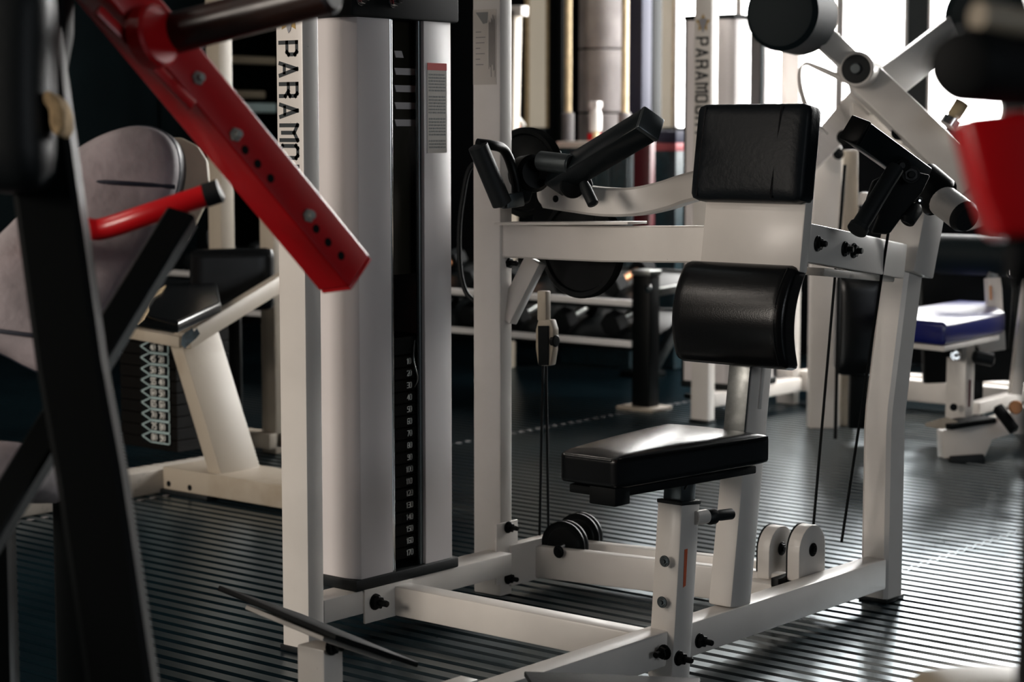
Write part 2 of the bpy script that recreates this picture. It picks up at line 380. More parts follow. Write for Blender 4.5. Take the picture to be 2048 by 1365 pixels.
# wall behind the photographer, with its window band
wf = wall('wall_front', box(RX0, RX1, RY0 - 0.1, RY0, 0, RH, 0), 'wall_black')
fwn = struct('window_20', box(-5.0, -2.8, RY0, RY0 + 0.02, 1.2, 2.3, 0), 'paneglow')
for fx in (-5.03, -4.3, -3.53, -2.8): put('window_frame', box(fx, fx + 0.03, RY0 + 0.02, RY0 + 0.06, 1.2, 2.3, 0.003), 'frame', fwn)
swn = struct('window_21', box(RX1 - 0.02, RX1, 0.5, 3.9, 0.95, 2.25, 0), 'paneglow')  # invented pane in the right wall, goes with the side fill lamp
for fy in (0.47, 1.6, 2.75, 3.9): put('window_frame', box(RX1 - 0.06, RX1 - 0.02, fy, fy + 0.03, 0.95, 2.25, 0.003), 'frame', swn)  # frame bars of the invented pane, added with it
# back wall: a low part, and windows between dark piers above the sill
wb = wall('wall_back', box(RX0, RX1, RY1, RY1 + 0.15, 0, 1.07, 0), 'wall_black')
def bx(u): return P(u, 265, y=RY1).x
wins = [(1052, 1098, 'daylight_dim'), (1304, 1350, 'daylight_dim'), (1350, 1475, 'daylight'), (1478, 1600, 'daylight'), (1603, 1676, 'daylight'), (1681, 1811, 'daylight_right'), (1854, 2010, 'daylight_right'), (2050, 2300, 'daylight_right'), (2340, 2600, 'daylight_right'), (2640, 2900, 'daylight_right'), (2940, 3300, 'daylight_right')]
edge = RX0; TOPW = 2.85
for i, (u0, u1, k) in enumerate(wins):
    x0, x1 = bx(u0), bx(u1)
    if x0 > edge + 0.005: put('pier', box(edge, x0, RY1, RY1 + 0.15, 1.07, TOPW, 0), 'frame' if i > 2 else 'wall_black', wb)
    edge = x1
    win = struct('window_%d' % (i + 1), box(x0, x1, RY1 + 0.010, RY1 + 0.03, 1.07, TOPW, 0), k)
    put('window_sill', box(x0, x1, RY1 - 0.03, RY1 + 0.01, 1.045, 1.075, 0.003), 'frame', win)
    fw = 0.015
    put('window_frame', box(x0, x0 + fw, RY1 - 0.012, RY1 + 0.010, 1.075, TOPW, 0.002), 'bottle' if k != 'daylight_dim' else 'wood', win)
    put('window_frame', box(x1 - fw, x1, RY1 - 0.012, RY1 + 0.010, 1.075, TOPW, 0.002), 'bottle' if k != 'daylight_dim' else 'wood', win)
put('pier', box(edge, RX1, RY1, RY1 + 0.15, 1.07, TOPW, 0), 'wall_black', wb)
put('lintel', box(RX0, RX1, RY1, RY1 + 0.15, TOPW, RH, 0), 'wall_black', wb)

# ------------------------------------------------------------------ a weight tower: printed post, steel shroud, stack, base rail, rear upright
def tower(root, ox, oy, top, nplates, text_z, detail=True, shroud_top=1.283):
    px1 = ox + 0.075
    post = put('front_post', box(ox, px1, oy, oy + 0.045, 0.004, top, 0.004), 'white', root)
    write('PARAMOUNT', (ox + 0.012, oy, text_z), -Z_, X_, -Y_, 0.047, 0.0078, post, 'text', pitch=0.862)
    # printed emblem above the name: gold star points behind a grey shield
    cz = text_z + 0.052; cx = ox + 0.038
    star = [Vector((cx + 0.033 * math.cos(a * math.pi / 5 + 0.3) * (1 if a % 2 == 0 else 0.55), oy - 0.0003, cz + 0.033 * math.sin(a * math.pi / 5 + 0.3) * (1 if a % 2 == 0 else 0.55))) for a in range(10)]
    put('emblem_star', prism(star, (0, -0.0004, 0), 0), 'gold', post, 0)
    sh = [(-.019, .012), (-.010, .017), (.010, .017), (.019, .012), (.004, -.030), (-.001, -.034)]
    put('emblem_shield', prism([Vector((cx + a, oy - 0.0009, cz + b)) for a, b in sh], (0, -0.0004, 0), 0), 'silver', post, 0)
    put('post_foot', box(ox - 0.004, px1 + 0.004, oy - 0.004, oy + 0.05, 0.0, 0.012, 0.002), 'rubber', root)
    y0 = oy + 0.142; yA = oy + 0.250; yB = oy + 0.353; yC = oy + 0.450; zb = 0.128; zt = shroud_top
    # near shroud panel: a folded sheet, its corner rounded
    def channel(ya, yb, flip):
        pr = [Vector((ox - 0.13, ya, zb)), Vector((px1 - 0.045, ya, zb)), Vector((px1 - 0.030, ya + 0.001, zb)), Vector((px1, ya + 0.012, zb)), Vector((px1, yb, zb)), Vector((px1 - 0.012, yb, zb)), Vector((px1 - 0.012, ya + 0.024, zb)), Vector((px1 - 0.034, ya + 0.013, zb)), Vector((px1 - 0.046, ya + 0.012, zb)), Vector((ox - 0.13, ya + 0.012, zb))]
        if flip: pr = [Vector((p.x, ya + yb - p.y, p.z)) for p in pr]
        return prism(pr, (0, 0, zt - zb), 0.0008, 1)
    put('shroud_panel', channel(y0, yA, False), 'white2', root)
    far = put('shroud_panel', channel(yB, yC, True), 'white2', root)
    put('back_panel', box(ox - 0.14, ox - 0.13, y0, yC, zb, zt, 0.001), 'blackflat', root)
    put('base_cap', box(ox - 0.14, px1 + 0.004, y0 - 0.006, yC + 0.006, 0.106, zb + 0.002, 0.004), 'rubber', root)
    put('top_cap', box(ox - 0.14, px1 + 0.006, y0 - 0.01, yC + 0.01, zt - 0.002, zt + (0.14 if detail else 0.015), 0.006), 'blackflat', root)
    ym = (yA + yB) / 2
    for yy in (yA + 0.010, yB - 0.006): put('guide_rod', cyl((ox + 0.064, yy, zb), Z_, 0.006, zt - zb, 14, 0), 'chrome' if yy < ym else 'gunmetal', root)
    for k in range(nplates):
        z = 0.145 + k * 0.0257
        pl = put('weight_plate', box(ox - 0.09, ox + 0.055, yA - 0.03, yB + 0.03, z, z + 0.0245, 0.002, 1), 'plateblack', root)
        if detail:
            n = str((nplates - k) * 10)
            wd = 0.0105 * (len(n) * 0.7)
            write(n, (ox + 0.0555, yA + 0.075 - wd / 2, z + 0.007), Y_, Z_, X_, 0.011, 0.0018, pl, 'numbers', name='plate_number', gap=0.2, one=True)
    zt_ = 0.145 + nplates * 0.0257
    put('head_plate', box(ox - 0.09, ox + 0.058, yA - 0.03, yB + 0.03, zt_ + 0.002, zt_ + 0.04, 0.003), 'black', root)
    if detail:
        put('selector_rod', cyl((ox + 0.03, ym - 0.03, zt_), Z_, 0.009, 0.13, 16, 0.001), 'gunmetal', root)
        put('rod_collar', box(ox + 0.02, ox + 0.05, yA + 0.004, yA + 0.03, zt_ + 0.12, zt_ + 0.165, 0.002), 'steel', root)
        tgp = (ox + 0.057, yA + 0.09, zt_ + 0.03)
        put('pin_cord', tube(smooth_path([tgp, (ox + 0.068, yA + 0.075, zt_ - 0.01), (ox + 0.070, yA + 0.085, zt_ - 0.05), (ox + 0.056, yA + 0.09, zt_ - 0.07)]), 0.0016, 6), 'steel', root)
        for k in range(5):                                    # stripes of sunlight on the dark inside plate, built as pale strips
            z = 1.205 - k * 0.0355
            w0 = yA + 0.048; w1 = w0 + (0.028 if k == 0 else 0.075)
            put('sun_stripe', prism([Vector((ox + 0.041, w0, z + 0.014)), Vector((ox + 0.041, w1 - 0.006, z + 0.014)), Vector((ox + 0.041, w1, z)), Vector((ox + 0.041, w0 + 0.005, z))], (0.002, 0, 0), 0), 'white2', root, 0)
        put('inner_plate', box(ox + 0.035, ox + 0.040, yA - 0.02, yB + 0.02, zt_ + 0.17, zt, 0.001), mat('smoked_inner_plate', (0.020, 0.018, 0.012), 0.35), root)
        # warning label on the far panel: red header, grey print
        lb = put('warning_label', box(px1, px1 + 0.0008, yB + 0.010, yB + 0.071, zt - 0.276, zt - 0.088, 0), 'placard', root)
        put('label_header', box(px1 + 0.0008, px1 + 0.0012, yB + 0.010, yB + 0.071, zt - 0.103, zt - 0.088, 0), 'redprint', lb)
        bm = bmesh.new(); random.seed(3)
        for r in range(24):
            z = zt - 0.114 - r * 0.0066; y = yB + 0.014
            while y < yB + 0.065:
                w = random.uniform(0.003, 0.011); e = min(y + w, yB + 0.067)
                if r % 7 != 6: box(px1 + 0.0008, px1 + 0.0011, y, e, z, z + 0.0034, 0, bm=bm)
                y += w + 0.0016
        put('label_print', bm, 'grayprint', lb, 0)
        for yy in (2.955, 3.05):
            bolt((px1 + 0.006, oy + (yy - 2.797), zt + 0.035), X_, root, 0.012, 0.014, 'chrome', 'cap_nut')
    # base rail to the rear upright
    yU = oy + 0.643
    put('base_rail', box(ox + 0.004, px1, oy + 0.045, yU, 0.056, 0.106, 0.004), 'white', root)
    up = put('rear_upright', box(ox - 0.04, ox + 0.04, yU, yU + 0.042, 0.0, top, 0.004), 'white', root)
    return post, up

# ------------------------------------------------------------------ main machine in the middle
OX, OY = -2.92, 2.797
main = thing('chest_machine', (-2.5, 3.3, 0), 'large white seated cable machine with two black pads and black seat, nearest in the middle', 'gym machine')
post, upr = tower(main, OX, OY, 2.05, 17, 1.226)
# instruction placard on the rear upright
pc = put('placard', box(OX - 0.038, OX + 0.030, OY + 0.6424, OY + 0.643, P(945, 170, y=3.44).z, P(945, 20, y=3.44).z, 0), 'placard', upr)
pz1 = P(945, 20, y=3.44).z; yp = OY + 0.6423
put('placard_figure', prism([Vector((OX - 0.03, yp, pz1 - 0.006)), Vector((OX + 0.006, yp, pz1 - 0.006)), Vector((OX + 0.004, yp, pz1 - 0.03)), Vector((OX - 0.008, yp, pz1 - 0.032))], (0, -0.0003, 0), 0), 'grayprint', upr, 0)
bm = bmesh.new(); random.seed(5)
for r in range(9): box(OX + 0.008 + 0.0022 * r, OX + 0.0088 + 0.0022 * r, yp - 0.0004, yp, pz1 - 0.15 + random.uniform(0, .03), pz1 - 0.01 - random.uniform(0, .02), 0, bm=bm)
for r in range(7): box(OX - 0.03, OX - 0.03 + random.uniform(.01, .03), yp - 0.0004, yp, pz1 - 0.05 - r * 0.012, pz1 - 0.0485 - r * 0.012, 0, bm=bm)
put('placard_print', bm, 'grip', upr, 0)

XF = -2.17; XI = -2.222           # faces of the long rail
put('long_rail', box(XI, XF, 2.05, 3.935, 0.034, 0.103, 0.005), 'white', main)
put('cross_rail', box(OX + 0.075, XI, 3.045, 3.095, 0.036, 0.100, 0.005), 'white', main)
put('rail_foot', box(XI - 0.003, XF + 0.003, 2.05, 2.12, 0, 0.036, 0.004), 'rubber', main)
put('bracket_plate', box(OX + 0.075, OX + 0.081, 2.955, 3.10, 0.036, 0.107, 0.001), 'white', main)
bolt((OX + 0.081, 2.985, 0.078), X_, main, 0.014, 0.022)
# right upright: straight foot, then bent to lean away
zk = 0.415
put('right_upright', sweep([(XF - 0.034, 3.974, 0.004), (XF - 0.034, 3.974, zk - 0.02), (XF - 0.034, 3.978, zk + 0.02), (XF - 0.034, 4.042, 0.74)], 0.068, 0.077, (1, 0, 0)), 'white', main)
slv0 = Vector((XF - 0.030, 4.042, 0.735)); slv1 = Vector((XF - 0.020, 4.082, 0.905))
put('upright_sleeve', beam(slv0, slv1, 0.10, 0.095, (1, 0, 0), 0.004), 'white', main)
put('foot_cap', box(XF - 0.070, XF + 0.002, 3.933, 4.014, 0.0, 0.010, 0.002), 'rubber', main)
# seat post
sp0 = Vector((-2.183, 3.112, 0.0)); sp1 = Vector((-2.183, 3.142, 0.345))
put('seat_post', beam(sp0 + Vector((0, 0, 0.005)), sp1, 0.058, 0.062, (1, 0, 0), 0.005), 'white', main)
ax_sp = (sp1 - sp0).normalized()
put('post_collar', beam(sp1 - ax_sp * 0.004, sp1 + ax_sp * 0.004, 0.060, 0.064, (1, 0, 0), 0.002), 'rubber', main)
put('seat_slide_tube', beam(sp1, sp1 + ax_sp * 0.07, 0.044, 0.048, (1, 0, 0), 0.004), 'gunmetal', main)
kn = P(1392, 1040, x=-2.154)
put('adjuster_boss', cyl((-2.154, kn.y - 0.006, kn.z + 0.004), (0.15, 1, -0.02), 0.014, 0.035, 18), 'white', main)
put('adjuster_knob', tube([kn + Vector((0.004, 0.03, 0)), kn + Vector((0.006, 0.036, 0)), kn + Vector((0.008, 0.05, 0)), kn + Vector((0.009, 0.054, 0)), kn + Vector((0.011, 0.066, 0)), kn + Vector((0.014, 0.10, -0.002)), kn + Vector((0.014, 0.106, -0.002))], [0.012, 0.015, 0.015, 0.009, 0.011, 0.011, 0.006], 16), 'rubber', main)
for (u, v) in ((1330, 1123), (1325, 1205)):
    b = P(u, v, y=3.084 + (1330 - v) / 1330 * 0.03); bolt((b.x, b.y, b.z), -Y_, main, 0.009, 0.004, 'gunmetal', 'rivet')
for (u, v, x) in ((1330, 1305, -2.154), (1357, 1317, -2.154), (1398, 1282, -2.17)):
    b = P(u, v, x=x); bolt(b, X_ if u > 1340 else -Y_, main, 0.012, 0.02)
lab = [P(1369, 1100, x=-2.1535), P(1375, 1098, x=-2.1535), P(1371, 1172, x=-2.1535), P(1366, 1176, x=-2.1535)]
put('caution_strip', prism(lab, (0.0006, 0, 0), 0), 'orange', main, 0)
# seat: tapered, padded, on a board
zs = 0.466
cA, cB, cC, cD = P(1127, 905, z=zs), P(1255, 917, z=zs), P(1520, 868, z=zs), P(1330, 842, z=zs)
sx_f = abs(cB.x - cA.x); sx_b = abs(cC.x - cD.x); yf = (cA.y + cB.y) / 2; yb = (cC.y + cD.y) / 2
scx = (cA.x + cB.x + cC.x + cD.x) / 4
put('seat', cushion((scx, (yf + yb) / 2, zs - 0.030), X_, Y_, Z_, sx_b, yb - yf, 0.060, 0.012, 0.010, sx_f / sx_b, nseg=16), 'vinyl_seat', main)
put('seat_board', prism([Vector((scx - sx_f * 0.40, yf + 0.012, zs - 0.062)), Vector((scx + sx_f * 0.40, yf + 0.012, zs - 0.062)), Vector((scx + sx_b * 0.42, yb - 0.02, zs - 0.062)), Vector((scx - sx_b * 0.42, yb - 0.02, zs - 0.062))], (0, 0, -0.016), 0.003), 'blackflat', main)
put('seat_bracket', box(scx - 0.0, scx + sx_f * 0.46, yf + 0.004, yf + 0.05, zs - 0.092, zs - 0.058, 0.003), 'blackflat', main)
bm = bmesh.new()
for sgn in (-1, 1):
    tube([(scx + sgn * (sx_f / 2 - 0.003), yf + 0.01, zs - 0.006), (scx + sgn * (sx_b / 2 - 0.003), yb - 0.01, zs - 0.006)], 0.003, 8, bm)
tube([(scx - sx_f / 2 + 0.012, yf + 0.002, zs - 0.007), (scx + sx_f / 2 - 0.012, yf + 0.002, zs - 0.007)], 0.003, 8, bm)
put('seat_piping', bm, 'vinyl', main)
put('seat_stem', beam(sp1 + ax_sp * 0.05, Vector((sp1.x, sp1.y + 0.008, zs - 0.075)), 0.05, 0.06, (1, 0, 0), 0.003), 'black', main)
# leaning back post with pads
A8 = math.radians(8.3); wv = Vector((0, math.sin(A8), math.cos(A8))); nv = Vector((0, -math.cos(A8), math.sin(A8)))
bp0 = Vector((-2.2, 3.347, 0.101))
def onpost(h, n=0.0, x=0.0): return bp0 + wv * h + nv * n + X_ * x
put('back_post', beam(onpost(0), onpost(0.52), 0.055, 0.074, (1, 0, 0), 0.005), 'white', main)
put('back_post_inner', beam(onpost(0.40), onpost(0.75), 0.062, 0.012, (1, 0, 0), 0.002), 'white', main)
sl = beam(onpost(0.30, 0.040), onpost(0.62, 0.040), 0.050, 0.006, (1, 0, 0), 0.001); put('slide_face', sl, 'steel', main)
put('lower_pad', cushion(onpost(0.585, 0.085), X_, wv, nv, 0.265, 0.205, 0.058, 0.015, 0.004, 1.0, nseg=18, roll=0.034), 'vinyl', main)
bm = bmesh.new()
for xx in (0.118,):
    tube(smooth_path([onpost(0.49, 0.084, xx), onpost(0.535, 0.106, xx - 0.002), onpost(0.585, 0.113, xx - 0.003), onpost(0.635, 0.106, xx - 0.002), onpost(0.68, 0.084, xx)]), 0.0026, 8, bm)
put('pad_piping', bm, 'vinyl', main)
put('pad_plate', beam(onpost(0.675, 0.055, 0.018), onpost(0.835, 0.055, 0.018), 0.235, 0.030, (1, 0, 0), 0.004), 'white', main)
put('upper_pad', cushion(onpost(0.905, 0.075, 0.012), X_, wv, nv, 0.262, 0.195, 0.060, 0.016, 0.008, 1.0, nseg=14), 'vinyl_matt', main)
put('pad_seam', tube([onpost(0.815, 0.108, 0.078), onpost(0.995, 0.108, 0.085)], 0.003, 8), 'vinyl', main)
put('pad_seam', tube([onpost(0.815, 0.107, -0.098), onpost(0.995, 0.107, -0.094)], 0.002, 8), 'vinyl', main)
# beam from the rear upright across to the pad plate, and on down to the right upright
b0 = P(1002, 480, y=3.462); b1 = P(1210, 488, y=3.462); b2 = P(1425, 489, y=3.47); b3 = P(1500, 490, y=3.50)
put('main_beam', sweep([b0, b1, b2, b3], 0.030, 0.077, (0, 1, 0)), 'white', main)
put('beam_cap_plate', beam(P(1008, 447, y=3.455), P(1275, 446, y=3.455), 0.07, 0.006, (0, 1, 0), 0.001), 'white', main)
c0 = P(1600, 484, d=3.98); c1 = P(1795, 522, d=4.44)
put('side_beam', beam(c0, c1, 0.04, 0.077, (0.96, -.2, 0), 0.004), 'white', main)
put('side_beam_lower', beam(P(1625, 543, d=4.06), P(1768, 556, d=4.42), 0.05, 0.016, (0.96, -.2, 0), 0.003), 'worn_white', main)
nn = (c1 - c0).normalized().cross(Vector((0, 0, 1))).normalized()
if nn.dot(CAM - c0) < 0: nn = -nn
for u, v, d in ((1637, 487, 4.0), (1693, 499, 4.12), (1712, 503, 4.16)):
    q = P(u, v, d=d); t = (q - c0).dot((c1 - c0).normalized()); bolt(c0 + (c1 - c0).normalized() * t + nn * 0.021, nn, main, 0.013, 0.012)
bolt(P(1012, 526, y=3.47), X_, main, 0.012, 0.02)
put('gusset', beam(P(1072, 520, y=3.50), P(1012, 640, y=3.47), 0.03, 0.045, (0, 1, 0), 0.003), 'white', main)
# low rear frame: two side tubes holding two floor pulleys
r0, r1 = Vector((-2.895, 3.548, 0)), Vector((-2.36, 3.648, 0))
for off, nm in ((0.0, 'pulley_rail'), (0.10, 'pulley_rail')):
    o2 = Vector((0, off, 0))
    put(nm, beam(r0 + o2 + Vector((0, 0.02, 0.062)), r1 + o2 + Vector((0.1, 0.035, 0.062)), 0.03, 0.074, (0, 1, 0), 0.004), 'white', main)
put('rail_bracket', box(-2.90, -2.872, 3.47, 3.68, 0.02, 0.115, 0.003), 'white', main)
put('rail_bracket', box(-2.884, -2.878, 3.425, 3.50, 0.03, 0.17, 0.001), 'white', main)
for v in (1055, 1157): bolt(P(1016, v, x=-2.876), X_, main, 0.011, 0.018)
bolt(P(1118, 1104, y=3.563), -Y_, main, 0.012, 0.004)
put('rail_end', box(-2.275, -2.255, 3.62, 3.78, 0.03, 0.10, 0.002), 'black', main)
def pulley(c, axis, r, w, parent):
    c = Vector(c); a = Vector(axis).normalized()
    o = put('pulley', ring_lathe(c - a * w / 2, a, [(0.006, 0), (r * 0.7, 0), (r * 0.75, w * .12), (r * 0.93, w * .1), (r, 0), (r, w * .2), (r * 0.88, w * .5), (r, w * .8), (r, w), (r * 0.93, w * .9), (r * 0.75, w * .88), (r * 0.7, w), (0.006, w)], 36), 'black', parent)
    return o
pA = P(1130, 1090, y=3.60); pB = P(1160, 1073, y=3.70)
pulley(pA, (-0.18, 1, 0), 0.056, 0.022, main); pulley(pB, (-0.18, 1, 0), 0.056, 0.022, main)
# double pulley housing by the right upright: two rounded cheek plates
def cheek(u, v, x, w, h, m='white'):
    c = P(u, v, x=x); pts = []
    for k in range(13):
        a = math.pi * k / 12; pts.append(Vector((x, c.y + math.cos(a) * w / 2, c.z + math.sin(a) * w / 2)))
    pts = [Vector((x, c.y + w / 2, c.z - h))] + pts + [Vector((x, c.y - w / 2, c.z - h))]
    return pts, c
for (u, v, x, w, h) in ((1625, 1100, -2.225, 0.108, 0.062), (1563, 1098, -2.30, 0.100, 0.060)):
    pts, c = cheek(u, v, x, w, h)
    put('pulley_cheek', prism(pts, (-0.030, 0, 0), 0.002), 'white', main)
    put('dark_edge_plate', prism([p + Vector((-0.031, 0.006, 0)) for p in pts], (-0.006, 0, 0), 0.001), 'blackflat', main)  # thin dark plate behind the cheek, set off to one side
    bolt((x, c.y, c.z), X_, main, 0.012, 0.004)
put('pulley_base', box(-2.34, -2.222, 3.62, 3.80, 0.034, 0.085, 0.003), 'white', main)
# cables
def cable(pts, r=0.0032): return put('cable', tube(pts, r, 8), 'blackflat', main)
cable([P(1086, 732, y=3.62), P(1079, 1085, y=3.60)]); cable([P(1092, 732, y=3.62), P(1097, 1055, y=3.66)])
cable([P(1672, 530, d=4.45), P(1627, 1050, x=-2.243)]); cable([P(1777, 462, d=4.30), P(1683, 1085, x=-2.243)])
# swivel block that hangs from the cam
sw = [(1076, 640), (1100, 640), (1106, 660), (1105, 700), (1100, 732), (1076, 732), (1071, 700), (1071, 660)]
put('swivel_block', prism([P(u, v, y=3.60) for u, v in sw], (0, 0.022, 0), 0.003), 'cream', main)
put('swivel_slot', prism([P(u, v, y=3.599) for u, v in ((1077, 652), (1098, 652), (1098, 731), (1078, 731))], (0, -0.003, 0), 0.001), 'blackflat', main)
put('swivel_shank', beam(P(1088, 582, y=3.61), P(1088, 642, y=3.61), 0.026, 0.02, (1, 0, 0), 0.003), 'cream', main)
put('swivel_nut', cyl(P(1105, 682, y=3.61), (1, 0, 0), 0.014, 0.012, 18), 'black', main)
# cams: black discs behind the beam
cc = P(1172, 496, y=3.56); put('cam_disc', ring_lathe(cc, -Y_, [(0.01, 0), (0.108, 0), (0.112, .006), (0.104, .014), (0.112, .022), (0.108, .028), (0.098, .028), (0.095, .022), (0.02, .022), (0.01, .028)], 48), 'black', main)
cc2 = P(1062, 345, y=3.62); put('cam_disc', ring_lathe(cc2, -Y_, [(0.01, 0), (0.100, 0), (0.104, .006), (0.097, .014), (0.104, .022), (0.100, .028), (0.09, .028), (0.086, .022), (0.02, .022), (0.01, .028)], 48), 'black', main)
put('cam_arm', beam(P(1075, 420, y=3.57), P(1195, 455, y=3.55), 0.03, 0.11, (0, 1, 0), 0.006), 'blackflat', main)
# hose loop beside the rear upright
put('cable_loop', tube(smooth_path([P(1005, 335, y=3.66), P(945, 330, y=3.66), P(925, 400, y=3.66), P(918, 480, y=3.66), P(924, 560, y=3.66), P(945, 600, y=3.66), P(1000, 620, y=3.66)]), 0.006, 8), 'blackflat', main)
# left press arm: curved white tube
arm = [P(1098, 388, y=3.400), P(1150, 396, y=3.400), P(1215, 404, y=3.405), P(1275, 403, y=3.415), P(1330, 392, y=3.44), P(1380, 376, y=3.47), P(1470, 352, y=3.52)]
put('press_arm', sweep(smooth_path(arm, 5), 0.045, 0.060, (0, 1, 0)), 'white', main)
ec = P(1098, 388, y=3.378); pts = [Vector((ec.x + 0.034 * math.cos(a), 3.376, ec.z + 0.031 * math.sin(a))) for a in [2 * math.pi * k / 20 for k in range(20)]]
put('arm_end', prism(pts, (0, 0.045, 0), 0.004), 'white', main)
bolt(P(1112, 398, y=3.377), -Y_, main, 0.006, 0.003, 'black', 'rivet')
# left handle assembly
hd = 4.12
put('handle_tube', beam(P(1112, 362, d=4.22), P(1297, 250, d=3.98), 0.052, 0.052, (RIGHT * 0.5 + UP * 0.8), 0.004), 'black_gloss', main)
put('handle_tube_cap', beam(P(1296, 250.6, d=3.982), P(1304, 246, d=3.972), 0.054, 0.054, (RIGHT * 0.5 + UP * 0.8), 0.004), 'gunmetal', main)
tA, tB = P(1112, 362, d=4.22), P(1297, 250, d=3.98); t_, s_, u_ = frame_of(tB - tA, RIGHT * 0.5 + UP * 0.8)
lowf = -s_ if s_.z > 0 else s_
bestn = max((s_, -s_, u_, -u_), key=lambda n: n.dot(RIGHT * 0.6 - UP * 0.7 - FWD * 0.3))
put('tube_sheen', beam(tA + (tB - tA) * 0.30 + bestn * 0.0255, tA + (tB - tA) * 0.97 + bestn * 0.0255, 0.0012, 0.040, bestn, 0), 'gunmetal', main)  # lighter plate stands in for the reflection on the tube's lower face
for k in range(6):
    q = tA + (tB - tA) * (0.40 + k * 0.10)
    best = max((s_, -s_, u_, -u_), key=lambda n: n.dot(RIGHT * 0.6 - UP * 0.7 - FWD * 0.3))
    put('adjust_hole', cyl(q + best * 0.0256, best, 0.0085, 0.0014, 14, 0), 'blackflat', main)
put('pivot_hub', cyl(P(1046, 350, d=4.27), P(1080, 345, d=4.20) - P(1046, 350, d=4.27), 0.040, 0.06, 32, 0.008), 'black', main)
put('pivot_shaft', cyl(P(1080, 322, d=4.20), P(1150, 330, d=4.14) - P(1080, 322, d=4.20), 0.021, 0.085, 24, 0.003), 'gunmetal', main)
put('hub_body', prism([P(u, v, d=4.22) for u, v in ((1030, 335), (1070, 320), (1120, 330), (1180, 350), (1188, 372), (1150, 388), (1122, 374), (1096, 358), (1070, 366), (1060, 402), (1036, 410))], FWD * 0.06, 0.006), 'blackflat', main)
put('hub_lug', cyl(P(1145, 372, d=4.19), -FWD, 0.027, 0.02, 24, 0.003), 'black', main)
put('lock_pin', tube([P(1168, 368, d=4.15), P(1172, 378, d=4.14), P(1186, 408, d=4.12), P(1187, 411, d=4.12)], [0.010, 0.012, 0.012, 0.006], 14), 'rubber', main)
g0, g1 = P(960, 302, d=4.12), P(1000, 398, d=4.16)
put('hand_grip', tube([g0 + (g0 - g1) * 0.12, g0 + (g0 - g1) * .10, g0, g1, g1 + (g1 - g0) * .10, g1 + (g1 - g0) * .12], [0.012, 0.021, 0.021, 0.021, 0.021, 0.012], 20), 'rubber', main)
put('grip_frame', tube(smooth_path([P(955, 287, d=4.12), P(985, 291, d=4.14), P(1008, 300, d=4.18), P(1024, 335, d=4.2), P(1034, 385, d=4.2), P(1022, 404, d=4.19), P(1000, 406, d=4.16)]), 0.0105, 12), 'black', main)
put('grip_bracket', beam(P(1008, 404, d=4.17), P(1042, 398, d=4.2), 0.03, 0.022, UP, 0.003), 'gunmetal', main)
# right press arm and handle assembly
e0, e1 = P(1868, 388, d=4.30), P(1926, 432, d=4.22)
put('arm_end_tube', tube([e0, e1], 0.034, 28), 'white', main)
put('press_arm', beam(e0 + (e0 - e1) * 0.4, slv1 + Vector((0, 0.0, -0.03)), 0.05, 0.05, RIGHT, 0.004), 'white', main)
put('arm_end_plug', tube([e1, e1 + (e1 - e0).normalized() * 0.004, e1 + (e1 - e0).normalized() * 0.016], [0.0345, 0.0345, 0.028], 28), 'rubber', main)
put('clamp_ring', tube([P(1838, 360, d=4.33), P(1842, 363, d=4.33), P(1880, 396, d=4.29), P(1884, 399, d=4.29)], [0.040, 0.046, 0.046, 0.040], 28), 'black', main)
put('handle_tube', beam(P(1712, 262, d=4.02), P(1836, 352, d=4.22), 0.052, 0.050, (UP * 0.8 + RIGHT * 0.5), 0.004), 'black_gloss', main)
put('handle_tube_cap', beam(P(1708, 259, d=4.014), P(1713, 263, d=4.02), 0.054, 0.052, (UP * 0.8 + RIGHT * 0.5), 0.003), 'black', main)
put('handle_plate', prism([P(u, v, d=4.13) for u, v in ((1800, 335), (1862, 350), (1845, 385), (1815, 420), (1780, 468), (1745, 466), (1760, 430), (1735, 400), (1748, 360))], FWD * 0.03, 0.005), 'blackflat', main)
g0, g1 = P(1788, 342, d=4.06), P(1722, 448, d=4.00); dg = (g1 - g0)
put('hand_grip', tube([g0 - dg * .06, g0 - dg * .05, g0, g1, g1 + dg * .03, g1 + dg * .05, g1 + dg * .12, g1 + dg * .13], [0.010, 0.017, 0.017, 0.0175, 0.0175, 0.021, 0.021, 0.014], 20), 'rubber', main)
for (u, v) in ((1803, 332), (1822, 350)): bolt(P(u, v, d=4.11), -FWD, main, 0.015, 0.006, 'black')
put('lock_pin', tube([P(1832, 415, d=4.16), P(1830, 420, d=4.15), P(1815, 442, d=4.13), P(1813, 446, d=4.13)], [0.012, 0.016, 0.016, 0.008], 14), 'rubber', main)
bolt(P(1838, 402, d=4.16), -FWD, main, 0.007, 0.004, 'chrome', 'rivet')
# foot plates on the near side
fp = [P(524, 1209, d=3.42), P(645, 1262, d=3.30), P(758, 1308, d=3.22)]
ft0, ft1 = P(560, 1238, d=3.40), P(716, 1302, d=3.25)
fs = frame_of(ft1 - ft0, P(640, 1260, d=1.0) - CAM + UP * 0.03)[1]
put('foot_post', box(-0.0, 0.01, 0, 0.01, 0, 0.01, 0) if False else beam(P(640, 1290, d=3.28), Vector((P(640, 1290, d=3.28).x, P(640, 1290, d=3.28).y, 0.0)), 0.062, 0.045, (1, 0, 0), 0.004), 'white', main)
put('foot_plate', beam(ft0, ft1, 0.16, 0.008, fs, 0.002), 'white', main)
put('foot_tread', beam(P(520, 1205, d=3.43), P(756, 1304, d=3.22), 0.20, 0.009, fs, 0.002), 'blackflat', main)
bolt(P(664, 1292, d=3.25), X_, main, 0.013, 0.014)
put('foot_tread', prism([P(1048, 1343, d=3.40), P(1400, 1356, d=3.35), P(1400, 1400, d=3.2), P(1100, 1420, d=3.2)], (0, 0, -0.010), 0.002), 'rubber', main)
